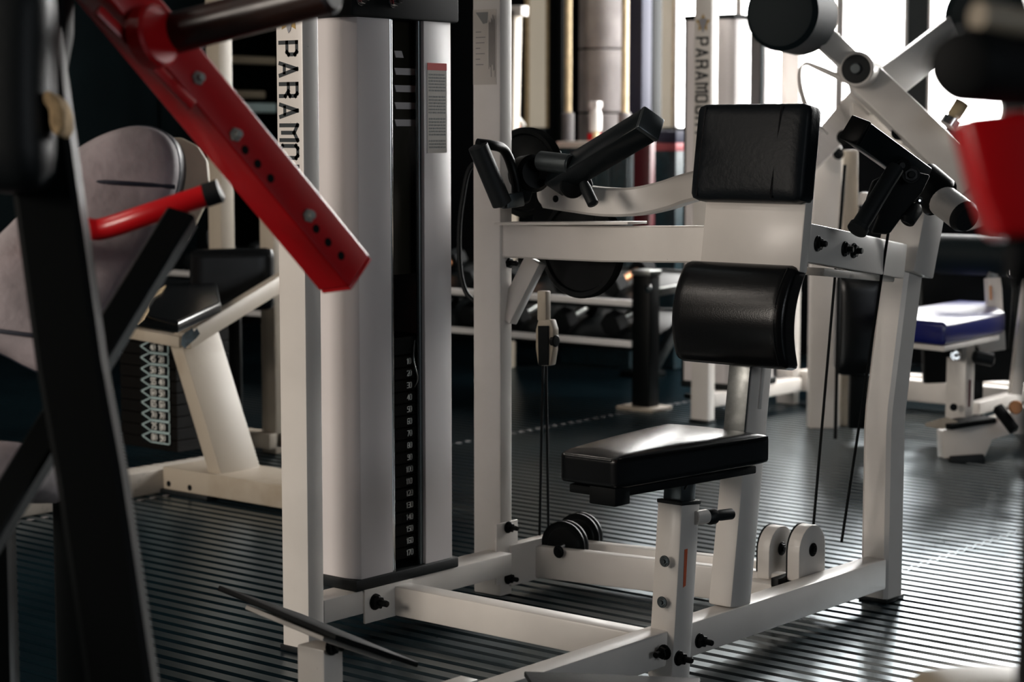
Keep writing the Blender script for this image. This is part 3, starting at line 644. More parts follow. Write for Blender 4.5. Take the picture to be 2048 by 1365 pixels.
put('foot_post', box(-2.215, -2.175, 2.48, 2.54, 0.10, 0.125, 0.003), 'white', main)
# ------------------------------------------------------------------ plate-loaded press close by on the left: black frame, red arm, grey pad
pl = thing('press_machine', (P(150, 700, d=2.5).x, P(150, 700, d=2.5).y, 0), 'black framed press with a red lever arm and grey padded backrest, close on the left', 'gym machine')
def down(p, z=0.0): return Vector((p.x, p.y, z))
# front leg, bent where the brace meets it
q0, q1, q2 = P(78, 240, d=2.42), P(146, 735, d=2.38), P(185, 950, d=2.36)
qd = (P(246, 1365, d=2.33) - q2).normalized(); q3 = q2 + qd * (q2.z / -qd.z)
put('front_leg', sweep([q0 + (q0 - q1) * 0.55, q0, q1, q2, q3], 0.076, 0.06, RIGHT), 'black', pl)
s0, s1 = P(364, 436, d=2.60), P(-72, 1150, d=2.30)
s2 = s1 + (s1 - s0).normalized() * (s1.z / -((s1 - s0).normalized().z))
put('diagonal_brace', sweep([s0, (s0 + s1) / 2, s1, s2], 0.040, 0.03, RIGHT), 'black', pl)
put('leg_foot', beam(Vector((q3.x, q3.y, 0.0)), Vector((q3.x, q3.y, 0.012)), 0.12, 0.12, RIGHT, 0.003), 'rubber', pl)
put('floor_bar', beam(down(q3, 0.03), down(s2, 0.03), 0.05, 0.06, (0, 0, 1), 0.004), 'black', pl)
# upper shoulder pad with a torn edge showing bare foam
put('shoulder_pad', cushion(P(30, 165, d=2.36), RIGHT, UP, -FWD, 0.092, 0.26, 0.10, 0.035, 0.01, 1.0), 'rubber', pl)
put('pad_hinge', prism([P(u, v, d=2.46) for u, v in ((-10, -60), (130, -60), (128, 60), (112, 150), (60, 200), (-10, 200))], FWD * 0.06, 0.006), 'blackflat', pl)
torn = [(84, 184), (98, 180), (118, 196), (129, 222), (131, 252), (122, 268), (108, 272), (98, 250), (97, 218), (84, 204)]
put('torn_edge', prism([P(u, v, d=2.315) for u, v in torn], FWD * 0.05, 0.006), 'patch', pl)
# grey backrest: rounded outline, piping, cream board behind
gp = [(138, 312), (170, 288), (212, 266), (262, 251), (306, 253), (338, 270), (357, 300), (361, 345), (350, 395), (318, 462), (262, 552), (205, 655), (150, 742), (92, 752), (20, 720), (-60, 668), (-80, 560), (-30, 500), (40, 430), (95, 358)]
gd = 3.05
path = smooth_path([P(u, v, d=gd) for u, v in gp] + [P(*gp[0], d=gd)], 3)[:-1]
# domed cushion: rings from the rim inwards and towards the viewer
cen = sum(path, Vector()) / len(path)
bm = bmesh.new(); rings = []
for k, (s, o) in enumerate(((0.985, 0.0), (0.985, 0.006), (0.972, 0.018), (0.94, 0.026), (0.86, 0.033), (0.6, 0.038), (0.3, 0.040))):
    rings.append([bm.verts.new(cen + (p - cen) * s - FWD * o) for p in path])
n = len(path)
for A, B in zip(rings[:-1], rings[1:]):
    for j in range(n): bm.faces.new((A[j], A[(j + 1) % n], B[(j + 1) % n], B[j]))
bm.faces.new(rings[-1]); bm.faces.new(rings[0][::-1])
back = put('backrest', bm, 'gray_fabric', pl, 60)
put('edge_band', prism(path, FWD * 0.055, 0.008, 3), 'dark_piping', back)
for a, b in (((148, 362), (350, 374)), ((-60, 655), (205, 688))):
    pa, pb = P(*a, d=gd - 0.026), P(*b, d=gd - 0.026)
    put('seam', tube(smooth_path([pa, (pa + pb) / 2 - FWD * 0.016, pb]), 0.0035, 8), 'dark_piping', back)
put('backrest_board', prism([cen + (P(u + (44 if u > 300 else 0), v + (14 if u > 200 else 0), d=gd) - cen) * 1.0 + FWD * 0.062 for u, v in gp], FWD * 0.02, 0.003), 'board', pl)
bc = P(140, 560, d=gd + 0.12)
put('backrest_post', beam(down(bc), bc + Vector((0, 0, .1)), 0.06, 0.06, RIGHT, 0.004), 'black', pl)
put('backrest_spine', beam(P(60, 700, d=gd + 0.10), P(270, 330, d=gd + 0.10), 0.05, 0.03, RIGHT, 0.004), 'black', pl)
put('seat_cushion', cushion(P(-70, 950, d=2.95), RIGHT, (HEAD + Vector((0, 0, -.25))).normalized(), UP, 0.26, 0.3, 0.07, 0.03, 0.01), 'gray_fabric', pl)
sc = P(-20, 960, d=2.97); put('seat_post', beam(down(sc), sc, 0.06, 0.06, RIGHT, 0.004), 'black', pl)
# red lever arm: square tube with bolts and adjusting holes
ra, rb = P(205, -40, d=2.52), P(690, 548, d=2.78)
t_ = (rb - ra).normalized(); e_ = (CAM - (ra + rb) / 2); e_ = (e_ - t_ * e_.dot(t_)).normalized(); sx = t_.cross(e_)
if sx.dot(RIGHT + UP) < 0: sx = -sx
n1 = (e_ * math.cos(math.radians(35)) + sx * math.sin(math.radians(35))).normalized()   # face with the holes
n2 = t_.cross(n1).normalized(); n2 = n2 if n2.dot(sx) < 0 else -n2
WR = 0.062
ra2 = ra - t_ * 0.55
la = put('lever_arm', beam(ra2, rb, WR, WR, n1, 0.004, 3), 'red', pl)
def on_arm(u, v):
    """the spot of the holed face seen at (u, v)"""
    r = P(u, v, d=1.0) - CAM; k = ((ra + n1 * WR / 2) - CAM).dot(n1) / r.dot(n1); return CAM + r * k
for u, v in ((394, 157), (469, 270), (615, 432)):
    h = on_arm(u, v); bm = cyl(h, n1, 0.0095, 0.005, 6, 0.001); cyl(h, n1, 0.0055, 0.012, 12, 0.001, bm)
    put('bolt', bm, 'boltlight', la)
for u, v in ((490, 300), (515, 328), (541, 357), (632, 458), (656, 485), (682, 512)):
    put('adjust_hole', cyl(on_arm(u, v) - n1 * 0.0003, n1, 0.0062, 0.0009, 14, 0), 'blackflat', la)
put('arm_rib', beam(on_arm(195, 20) - n2 * 0.0, on_arm(385, 212), 0.014, 0.008, n2, 0.002), 'red', la)
put('arm_end_cap', beam(rb, rb + t_ * 0.006, WR * 0.96, WR * 0.96, n1, 0.002), 'red', la)
# pivot frame above, out of the picture, that carries the arm
top = ra2 + HEAD * 0.30 - RIGHT * 0.20; put('pivot_post', beam(down(top), top + Vector((0, 0, .06)), 0.07, 0.07, RIGHT, 0.004), 'black', pl)
put('pivot_bar', beam(ra2 - (top - ra2).normalized() * 0.05, top, 0.05, 0.05, Z_, 0.004), 'black', pl)
put('pivot_base', beam(down(top, 0.03), down(q3, 0.03), 0.05, 0.06, Z_, 0.004), 'black', pl)
# brown rubber grip on a red flange
h0, h1 = P(318, 74, d=2.56), P(660, -14, d=2.44)
put('grip_flange', cyl(on_arm(288, 78), (h1 - h0), 0.040, 0.026, 28, 0.004), 'red', pl)
put('grip_roller', tube([h0 - (h1 - h0) * .02, h0, h1, h1 + (h1 - h0) * .02], [0.020, 0.026, 0.026, 0.020], 24), 'brown', pl)
# red bent handle with black tip
hb = smooth_path([P(120, 440, d=2.72), P(178, 458, d=2.72), P(214, 456, d=2.72), P(300, 428, d=2.70), P(415, 390, d=2.70)], 6)
put('bent_handle', tube(hb, 0.0150, 16), 'red', pl)
put('handle_tip', tube([P(408, 392, d=2.70), P(410, 391.5, d=2.70), P(440, 382, d=2.70), P(442, 381, d=2.70)], [0.012, 0.0165, 0.0165, 0.012], 16), 'rubber', pl)
put('handle_stay', beam(P(120, 440, d=2.72), P(70, 520, d=gd + 0.1), 0.03, 0.03, UP, 0.003), 'red', pl)

# ------------------------------------------------------------------ white machine with torn black seat, left of the main machine
lm = thing('curl_machine', (-4.3, 3.95, 0), 'older cream machine with a torn black seat, behind the black framed press', 'gym machine')
f0 = P(326, 986, z=0.0)
y0 = f0.y; x0 = f0.x
put('base_beam', box(x0, -3.75, y0, y0 + 0.20, 0.012, 0.078, 0.004), 'cream', lm)
put('base_foot', box(x0 - 0.01, x0 + 0.20, y0 - 0.01, y0 + 0.22, 0, 0.013, 0.002), 'rubber', lm)
put('base_foot', box(-3.90, -3.74, y0 - 0.01, y0 + 0.22, 0, 0.013, 0.002), 'rubber', lm)
for u, v in ((338, 968), (380, 976)): put('bolt_hole', cyl(P(u, v, y=y0 + 0.0005), -Y_, 0.0085, 0.002, 14, 0), 'blackflat', lm)
put('cross_foot', box(x0 - 0.09, x0, y0 - 0.62, y0 + 0.30, 0.0, 0.07, 0.005), 'worn_white', lm)
# leaning post
tp, bt = P(385, 664, y=y0 + 0.10), P(472, 950, y=y0 + 0.10)
put('leaning_post', beam(bt, tp, 0.05, 0.155, (1, 0, 0), 0.004), 'cream', lm)
put('seat_frame', beam(P(368, 684, y=y0 + 0.03), P(235, 660, y=y0 + 0.03), 0.04, 0.032, (0, 1, 0), 0.003), 'cream', lm)
put('seat_strut', beam(P(370, 682, y=y0 + 0.03), P(600, 540, y=y0 + 0.62), 0.035, 0.050, (1, 0, 0), 0.003), 'cream', lm)
sk = [(364, 672), (372, 664), (380, 660), (384, 655), (388, 664), (394, 656), (400, 668), (392, 678), (380, 688), (370, 698), (362, 690)]
put('sticker', prism([P(u, v, d=P(380, 680, y=y0 + 0.03).__sub__(CAM).dot(FWD) - 0.10) for u, v in sk], -FWD * 0.001, 0), 'stickerblue', lm, 0)
sq = [P(u, v, z=0.575) for u, v in ((245, 622), (356, 643), (442, 604), (434, 566), (315, 552))]
put('seat', prism([p - Vector((0, 0, 0.032)) for p in sq], (0, 0, 0.032), 0.009, 3), 'vinyl', lm)
tr = [(268, 646), (276, 628), (288, 604), (300, 588), (318, 578), (332, 572), (322, 586), (304, 596), (296, 610), (298, 622), (288, 640), (276, 650)]
put('torn_patch', prism([P(u, v, z=0.5755) for u, v in tr], (0, 0, 0.002), 0), 'patch', lm)
put('back_pad', cushion(P(465, 560, y=y0 + 0.55), (RIGHT * 0.9 + HEAD * 0.3).normalized(), UP, -FWD, 0.27, 0.20, 0.07, 0.02), 'vinyl', lm)
put('pad_support', beam(P(465, 560, y=y0 + 0.62), down(P(465, 560, y=y0 + 0.62), 0.05), 0.05, 0.05, RIGHT, 0.003), 'black', lm)
put('rear_column', box(P(414, 300, y=y0 + 0.66).x, P(440, 300, y=y0 + 0.66).x, y0 + 0.66, y0 + 0.72, 0, 2.2, 0.004), 'cream', lm)
put('rear_column', box(P(520, 560, y=y0 + 0.70).x, P(548, 560, y=y0 + 0.70).x, y0 + 0.70, y0 + 0.76, 0, P(530, 430, y=y0 + .7).z, 0.004), 'cream', lm)
put('rear_tie', box(P(414, 300, y=y0 + 0.66).x, P(548, 560, y=y0 + 0.70).x, y0 + 0.67, y0 + 0.73, 0.02, 0.07, 0.003), 'cream', lm)
# its weight stack under the seat, with a printed number strip
k0, k1 = P(236, 700, y=y0 + 0.14), P(352, 880, y=y0 + 0.14)
for k in range(12):
    z = 0.09 + k * 0.036
    put('weight_plate', box(k0.x, k1.x, y0 + 0.145, y0 + 0.36, z, z + 0.034, 0.002, 1), 'plateblack', lm)
strip_top = P(310, 684, y=y0 + 0.143).z; strip_bot = P(310, 886, y=y0 + 0.143).z
xa, xb = P(284, 800, y=y0 + 0.143).x, P(339, 800, y=y0 + 0.143).x; pitch = (strip_top - strip_bot) / 9
strip = put('number_strip', box(xa, xb, y0 + 0.1415, y0 + 0.145, strip_bot - 0.002, strip_top, 0), 'blackflat', lm)
for k in range(9):
    zc = strip_top - pitch * (k + 0.5); g = bmesh.new(); w = xb - xa; h = pitch
    polyline_strokes(g, [[(1, 1), (.32, 1), (0, .5), (.32, 0), (1, 0)], [(1, 0), (1, 1)]], Vector((xa, y0 + 0.1412, zc - h * .46)), X_ * (w / (h * .92)), Z_, -Y_, h * .92, 0.0035)
    put('number_tag', g, 'tealprint', strip, 0)
    lbs = (40, 45, 50, 55, 60, 65, 70, 75, 80)[k]
    write(str(lbs), (xa + w * .36, y0 + 0.1412, zc - h * .26), X_, Z_, -Y_, h * .52, 0.003, strip, 'numbers', name='tag_number', one=True, gap=0.2)
    write(str(10 * (k + 1) if k < 9 else 90), (xa + w * .66, y0 + 0.1412, zc - h * .26), X_, Z_, -Y_, h * .52, 0.003, strip, 'numbers', name='tag_number', one=True, gap=0.2)

# ------------------------------------------------------------------ second printed tower machine behind, with big padded lever arms
t2 = thing('lever_machine', (-4.0, 6.4, 0), 'white tower machine with two big round foam rollers on lever arms, behind the upper pad', 'gym machine')
p2, u2 = tower(t2, -4.128, 6.01, 2.3, 15, 1.385, detail=False, shroud_top=1.46)
o6 = Vector((-4.128, 6.01, 0))
put('rear_rail', box(-4.10, -1.6, 6.70, 6.76, 0.05, 0.13, 0.004), 'white', t2)
put('rear_rail', box(-4.10, -1.6, 6.84, 6.90, 0.05, 0.13, 0.004), 'white', t2)
put('rail_foot', box(-1.72, -1.6, 6.68, 6.92, 0.0, 0.052, 0.004), 'rubber', t2)
# lever post: thick upright with a cut corner, seen over the side beam
lp = [P(u, v, d=7.1) for u, v in ((1624, 470), (1630, 330), (1652, 292), (1684, 292), (1684, 470))]
lp += [Vector((lp[4].x, lp[4].y, 0.0)), Vector((lp[0].x, lp[0].y, 0.0))]
put('lever_post', prism(lp, FWD * 0.07, 0.005), 'white', t2)
cp = [P(u, v, d=7.15) for u, v in ((1688, 300), (1716, 300), (1716, 480))]; cp += [down(cp[2]), down(P(1688, 480, d=7.15))]
put('lever_post', prism(cp, FWD * 0.05, 0.004), 'cream', t2)
bolt(P(1677, 308, d=7.09), -FWD, t2, 0.016, 0.006); bolt(P(1688, 275, d=6.0), -FWD, t2, 0.018, 0.006)
# main lever tube and the hub with its black end
hubc = P(1712, 138, d=5.62); hubdir = (P(1740, 150, d=5.8) - hubc).normalized()
put('lever_tube', beam(P(1722, 152, d=5.72), P(1952, 372, d=5.58), 0.10, 0.07, (UP + RIGHT * 0.9), 0.006), 'white', t2)
put('lever_tube_bend', beam(P(1935, 352, d=5.60), P(1966, 452, d=5.60), 0.09, 0.065, (RIGHT), 0.006), 'white', t2)
put('hub', tube([hubc, hubc + hubdir * 0.004, hubc + hubdir * 0.14], [0.046, 0.050, 0.050], 32), 'white', t2)
put('hub_cap', cyl(hubc - hubdir * 0.003, hubdir, 0.041, 0.01, 30, 0.002), 'rubber', t2)
put('hub_screw', cyl(hubc - hubdir * 0.012, hubdir, 0.016, 0.012, 20, 0.003), 'gunmetal', t2)
put('lever_stay', beam(P(1735, 190, d=5.76), P(1626, 312, d=7.0), 0.07, 0.085, (UP * .7 + RIGHT * .7), 0.005), 'white', t2)
put('lever_stay', prism([P(u, v, d=5.80) for u, v in ((1702, 182), (1748, 180), (1800, 262), (1836, 312), (1808, 330), (1776, 300), (1766, 268), (1740, 262), (1706, 230))], FWD * 0.05, 0.004), 'white', t2)
for u, v in ((1797, 266), (1842, 300)): bolt(P(u, v, d=5.66), -FWD, t2, 0.017, 0.006)
put('lever_link', prism([P(u, v, d=5.70) for u, v in ((1822, 256), (1850, 270), (1876, 306), (1858, 322), (1826, 300), (1806, 286))], FWD * 0.03, 0.004), 'white', t2)
put('roller_arm', beam(P(1634, 62, d=5.55), P(1712, 136, d=5.72), 0.062, 0.05, (UP + RIGHT * .8), 0.005), 'white', t2)
rc = P(1560, 24, d=5.45); rdir = (P(1612, 36, d=5.62) - rc).normalized()
put('foam_roller', tube([rc, rc + rdir * 0.002, rc + rdir * 0.018, rc + rdir * 0.16, rc + rdir * 0.176, rc + rdir * 0.178], [0.080, 0.092, 0.104, 0.106, 0.092, 0.08], 40), 'foam', t2)
put('roller_arm', beam(P(1752, 186, d=5.80), P(1905, 66, d=6.2), 0.10, 0.06, (UP - RIGHT * .6), 0.005), 'white', t2)
rc = P(1965, 34, d=6.12)
put('foam_roller', tube([rc, rc + rdir * 0.002, rc + rdir * 0.018, rc + rdir * 0.16, rc + rdir * 0.176, rc + rdir * 0.178], [0.09, 0.105, 0.124, 0.126, 0.105, 0.09], 40), 'foam', t2)
put('strap_guard', sweep(smooth_path([P(1690, 160, d=5.72), P(1640, 138, d=5.80), P(1612, 128, d=5.82), P(1600, 140, d=5.82), P(1600, 170, d=5.82), P(1610, 205, d=5.84), P(1625, 240, d=5.9), P(1640, 262, d=6.0)], 5), 0.05, 0.004, FWD), 'white', t2)
put('lever_pin', tube([P(1905, 238, d=5.5), P(1908, 232, d=5.5), P(1925, 205, d=5.5)], [0.012, 0.020, 0.020], 16), 'wood', t2)
put('pin_collar', tube([P(1896, 252, d=5.5), P(1905, 238, d=5.5)], 0.026, 18), 'chrome', t2)
put('lever_cable', tube([P(1690, 330, d=6.25), P(1680, 460, d=6.25), down(P(1672, 800, d=6.25), 0.1)], 0.006, 8), 'blackflat', t2)
put('lever_seat_pad', cushion(P(1718, 650, d=6.7), RIGHT, Z_, -FWD, 0.16, 0.34, 0.09, 0.03, 0.01), 'vinyl', t2)
ps = P(1718, 640, d=6.8); put('pad_post', beam(down(ps, 0.05), ps, 0.06, 0.05, RIGHT, 0.004), 'black', t2)
put('lever_wheel', cyl(P(1740, 760, d=6.95), -FWD, 0.045, 0.03, 28), 'black', t2)
put('cross_bar', beam(P(1720, 398, d=6.4), P(1790, 402, d=6.4), 0.04, 0.05, UP, 0.004), 'white', t2)

# ------------------------------------------------------------------ bench with blue seat on the right
bb = thing('adjustable_bench', (P(1910, 900, z=0).x, P(1910, 900, z=0).y, 0), 'bench with a shiny blue seat and white post, at the right behind the main machine', 'bench')
zs2 = P(1900, 625, d=6.5).z
bs = [P(u, v, z=zs2) for u, v in ((1752, 632), (1890, 645), (2012, 622), (1985, 604), (1915, 600), (1815, 616))]
put('seat', prism([p - Vector((0, 0, 0.075)) for p in bs], (0, 0, 0.075), 0.016, 3), 'blue', bb)
put('seat_plate', prism([Vector((p.x * .9 + P(1890, 640, z=zs2).x * .1, p.y * .9 + P(1890, 640, z=zs2).y * .1, zs2 - 0.092)) for p in bs], (0, 0, 0.016), 0.002), 'white', bb)
bp = P(1918, 845, d=6.55); bt2 = P(1922, 695, d=6.55)
put('seat_post', beam(down(bp, 0.08), bt2 + Vector((0, 0, 0.01)), 0.072, 0.06, (1, 0, 0), 0.004), 'white', bb)
put('post_sticker', beam(P(1940, 760, d=6.50), P(1938, 815, d=6.50), 0.008, 0.002, RIGHT, 0), 'maroon', bb)
bolt(P(1912, 711, d=6.49), -FWD, bb, 0.015, 0.006, 'chrome'); bolt(P(1907, 815, d=6.49), -FWD, bb, 0.010, 0.003)
put('seat_carrier', beam(P(1895, 700, d=6.5), P(1995, 672, d=6.7), 0.05, 0.045, UP, 0.004), 'blackflat', bb)
put('carrier_plate', prism([P(u, v, d=6.55) for u, v in ((1955, 672), (2010, 660), (2012, 700), (1970, 705), (1952, 690))], FWD * 0.04, 0.003), 'white', bb)
put('adjuster_knob', tube([P(1945, 712, d=6.46), P(1950, 713, d=6.46), P(1985, 720, d=6.46), P(1988, 720, d=6.46)], [0.012, 0.022, 0.022, 0.012], 16), 'rubber', bb)
fa = P(1890, 920, z=0.0); 
put('front_foot', prism([P(u, v, d=6.46) for u, v in ((1886, 862), (1960, 846), (2060, 812), (2060, 858), (1985, 880), (1970, 915), (1888, 918))], FWD * 0.10, 0.004), 'white', bb)
put('foot_pad', beam(P(1896, 921, d=6.48), P(1962, 917, d=6.48), 0.03, 0.10, UP, 0.003), 'rubber', bb)
put('foot_ledge', prism([P(u, v, d=6.42) for u, v in ((1850, 846), (1892, 834), (1915, 842), (1886, 852))], (0, 0, -0.012), 0.002), 'cream', bb)
put('foot_ledge_block', beam(P(1884, 852, d=6.44), P(1975, 838, d=6.50), 0.10, 0.018, HEAD, 0.003), 'blackflat', bb)
put('rear_foot', beam(P(2040, 850, d=6.7), down(P(2060, 880, d=6.9), 0.02), 0.05, 0.06, RIGHT, 0.004), 'white', bb)
put('seat_prop', beam(P(1994, 815, d=6.40), P(2030, 862, d=6.35), 0.03, 0.03, RIGHT, 0.004), 'blackflat', bb)
put('prop_wheel', cyl(P(2030, 815, d=6.38), -FWD, 0.022, 0.02, 20), 'copper', bb)
put('upright_tube', beam(P(1985, 490, d=6.75), P(1985, 560, d=6.75), 0.034, 0.034, RIGHT, 0.003), 'steel', bb)
put('upright_sleeve', beam(P(1985, 556, d=6.75), P(1992, 690, d=6.75), 0.048, 0.05, RIGHT, 0.003), 'white', bb)
put('caution_strip', beam(P(1981, 572, d=6.715), P(1982, 600, d=6.715), 0.008, 0.002, RIGHT, 0), 'copper', bb)
put('side_lever', tube([P(2030, 558, d=6.7), P(2032, 580, d=6.7), P(2024, 700, d=6.7)], 0.012, 12), 'black', bb)
put('lever_ball', cyl(P(2025, 555, d=6.68), UP, 0.018, 0.03, 18, 0.008), 'chrome', bb)
lr0, lr1 = P(1868, 508, d=6.85), P(2080, 515, d=6.7)
put('leg_roller', tube([lr0, lr0 + (lr1 - lr0) * .01, lr0 + (lr1 - lr0) * .05, lr1], [0.035, 0.06, 0.068, 0.068], 24), 'foam', bb)
put('bench_backboard', prism([P(u, v, d=7.05) for u, v in ((1842, 540), (2060, 540), (2060, 760), (1850, 768))], FWD * 0.05, 0.006), 'blackflat', bb)
rl = P(2050, 560, d=6.6); put('leaning_leg', beam(P(2062, 540, d=6.6), P(2030, 790, d=6.6), 0.04, 0.05, RIGHT, 0.004), 'white', bb)
put('backboard_leg', beam(down(P(1950, 760, d=7.08), 0.0), P(1950, 745, d=7.08), 0.05, 0.05, RIGHT, 0.004), 'black', bb)
put('side_rail', beam(P(1945, 818, d=6.6), P(2065, 785, d=7.1), 0.04, 0.05, UP, 0.004), 'white', bb)

# ------------------------------------------------------------------ very close machine at the right edge: black rollers on a red arm
rm = thing('red_lever_machine', (P(2150, 700, d=1.5).x, P(2150, 700, d=1.5).y, 0), 'blurred red arm with black rollers very close at the right edge', 'gym machine')
arm0, arm1 = P(1965, 180, d=1.34), P(2078, 478, d=1.34)
put('red_arm', prism([P(u, v, d=1.34) for u, v in ((1925, 232), (2075, 215), (2200, 300), (2200, 470), (1998, 478), (1962, 380))], FWD * 0.05, 0.008, 3), 'red', rm)
r0_, r1_ = P(1915, 130, d=1.28), P(2120, 150, d=1.42)
put('roller', tube([r0_, r0_ + (r1_ - r0_) * .01, r0_ + (r1_ - r0_) * .08, r1_], [0.018, 0.0215, 0.025, 0.025], 32), 'blackflat', rm)
put('roller_bar', tube([P(1955, 32, d=1.3), P(2200, 70, d=1.35)], 0.0095, 20), 'tan', rm)
put('lower_roller', tube([P(2020, 515, d=1.36), P(2200, 520, d=1.36)], 0.018, 24), 'blackflat', rm)
pb = P(2160, 400, d=1.40); put('arm_post', beam(down(pb), pb + Vector((0, 0, .3)), 0.06, 0.06, RIGHT, 0.004), 'black', rm)
pc2 = P(1995, 1416, d=1.75)
put('seat_pad', cushion(pc2, RIGHT, HEAD, Z_, 0.14, 0.12, 0.04, 0.018, 0.012), 'tan', rm)
put('seat_pad_post', beam(down(pc2), pc2, 0.05, 0.05, RIGHT, 0.004), 'black', rm)
put('base_bar', beam(down(pb, 0.03), down(pc2, 0.03), 0.05, 0.06, Z_, 0.004), 'black', rm)

# ------------------------------------------------------------------ dumbbell rack at the back, and what stands there
rk = thing('dumbbell_rack', (-5.6, 6.4, 0), 'black steel dumbbell rack with bright shelf edges along the dark back wall', 'rack')
RX = -4.44; RYF = 6.14
def rack_z(u, v): return P(u, v, y=RYF).z
put('rack_upright', box(RX - 0.05, RX + 0.03, RYF, RYF + 0.07, 0.012, rack_z(1285, 548), 0.005), 'black', rk)
put('upright_cap', box(RX - 0.055, RX + 0.035, RYF - 0.004, RYF + 0.075, rack_z(1285, 552), rack_z(1285, 541), 0.004), 'steel', rk)
put('rack_foot', box(RX - 0.10, RX + 0.07, RYF - 0.03, RYF + 0.10, 0, 0.014, 0.003), 'cream', rk)
put('rack_foot', box(RX - 0.10, RX + 0.07, RYF + 0.42, RYF + 0.55, 0, 0.014, 0.003), 'black', rk)
put('rack_upright', box(RX - 0.05, RX + 0.03, RYF + 0.45, RYF + 0.52, 0.012, rack_z(1285, 520), 0.005), 'black', rk)
put('rack_upright', box(-7.45, -7.37, RYF, RYF + 0.07, 0.0, rack_z(1285, 548), 0.005), 'black', rk)
put('rack_upright', box(-7.45, -7.37, RYF + 0.45, RYF + 0.52, 0.0, rack_z(1285, 520), 0.005), 'black', rk)
put('rack_side_bar', beam((RX + 0.02, RYF + 0.06, rack_z(1310, 588)), (RX + 0.02, RYF + 0.45, rack_z(1310, 588) + 0.02), 0.02, 0.03, X_, 0.003), 'steel', rk)
put('rack_brace', beam((RX - 0.01, RYF + 0.05, 0.12), (RX - 0.01, RYF + 0.45, 0.5), 0.03, 0.04, X_, 0.003), 'gunmetal', rk)
bolt(P(1297, 577, y=RYF - 0.001), -Y_, rk, 0.014, 0.006, 'chrome')
shelves = [rack_z(1262, 606), rack_z(1262, 688)]
for z in shelves:
    sh_ = put('shelf', beam((RX - 0.05, RYF + 0.22, z + 0.03), (-7.37, RYF + 0.22, z + 0.03), 0.40, 0.012, (0, 1, 0.3), 0.003), 'black', rk)
    put('shelf_edge', box(-7.37, RX - 0.05, RYF - 0.004, RYF + 0.012, z - 0.014, z + 0.010, 0.002), 'bottle' if z > 0.2 else 'gunmetal', sh_)
    put('shelf_edge', box(-7.37, RX - 0.05, RYF + 0.405, RYF + 0.42, z + 0.075, z + 0.10, 0.002), 'black', sh_)
def dumbbell(x, z, r, label, hm):
    t = thing('dumbbell', (x, RYF + 0.2, z), label, 'dumbbell', 'dumbbells on the rack')
    d = Vector((0, 1, 0.3)).normalized(); c = Vector((x, RYF + 0.21, z + r))
    put('handle', cyl(c - d * 0.06, d, 0.016, 0.12, 14), hm, t)
    put('head', cyl(c - d * 0.13, d, r, 0.07, 6, 0.006), 'blackflat', t); put('head', cyl(c + d * 0.06, d, r, 0.07, 6, 0.006), 'blackflat', t)
    return t
tiers = ('top', 'middle', 'bottom'); order = ('first', 'second', 'third', 'fourth', 'fifth', 'sixth', 'seventh', 'eighth', 'ninth', 'tenth', 'eleventh')
for si, z in enumerate(shelves):
    for k in range(11):
        x = RX - 0.22 - k * 0.245
        dumbbell(x, z + 0.036, 0.046 - 0.001 * k + 0.004 * si, 'black hex dumbbell on the %s shelf of the rack, %s from its near upright' % (tiers[si], order[k]), 'copper' if si != 1 else 'steel')
# pillar, poles, posts and small things before the windows
def at(u, v, d): return P(u, v, d=d)
pc_ = P(1208, 265, y=7.9)
bm = cyl((pc_.x, pc_.y, 0), Z_, 0.13, 0.85, 32, 0); 
col = struct('trim_1', cyl((pc_.x, pc_.y, 0), Z_, 0.128, 1.14, 32, 0.004), 'concrete')
put('pillar_drum', cyl((pc_.x, pc_.y, 1.148), Z_, 0.128, 0.30, 32, 0.004), 'concrete', col); put('pillar_drum', cyl((pc_.x, pc_.y, 1.455), Z_, 0.128, 1.55, 32, 0.004), 'concrete', col)
bpil = P(1190, 265, y=7.82); 
for (u, nm) in ((1136, 'tall pale wooden bar with a grey grip, left of the concrete pillar'), (1249, 'tall pale wooden bar with a grey grip, right of the concrete pillar')):
    q = P(u, 225, y=7.6); t = thing('wooden_bar', (q.x, q.y, 0), nm, 'bar', 'tall bars by the back wall')
    put('shaft', cyl((q.x, q.y, q.z - 0.02), Z_, 0.017, 2.6 - q.z, 16, 0.002), 'wood', t)
    put('grip_sleeve', cyl((q.x, q.y, 0.05), Z_, 0.030, q.z - 0.05, 20, 0.006), 'grip', t)
    put('foot', cyl((q.x, q.y, 0), Z_, 0.05, 0.05, 20, 0.006), 'rubber', t)
for (u0, u1, m, nm, yy) in ((1104, 1124, 'black', 'slim black steel post right of the narrow frosted window', 7.95), (1154, 1176, 'black', 'broad black steel post left of the concrete pillar', 7.8), (1256, 1283, 'navy', 'dark navy hanging bag post right of the pale bar', 7.75), (1284, 1304, 'blackflat', 'black steel post left of the wider frosted window', 7.95)):
    a, b = P(u0, 265, y=yy), P(u1, 265, y=yy); t = thing('steel_post', (a.x, yy, 0), nm, 'post', 'dark posts by the back wall')
    put('shaft', box(a.x, b.x, yy, yy + 0.08, 0.02, 2.9, 0.006), m, t); put('foot', box(a.x - 0.03, b.x + 0.03, yy - 0.03, yy + 0.11, 0, 0.022, 0.003), 'black', t)
ct = thing('low_cabinet', (P(1170, 300, y=7.2).x, 7.3, 0), 'dark low cabinet with a pale top in front of the pillar', 'cabinet')
a, b = P(1122, 296, y=7.2), P(1262, 296, y=7.2)
put('body', box(a.x, b.x, 7.2, 7.5, 0.0, a.z, 0.004), 'teal_bin', ct); put('top', box(a.x - 0.01, b.x + 0.01, 7.18, 7.52, a.z, a.z + 0.03, 0.004), 'placard', ct)
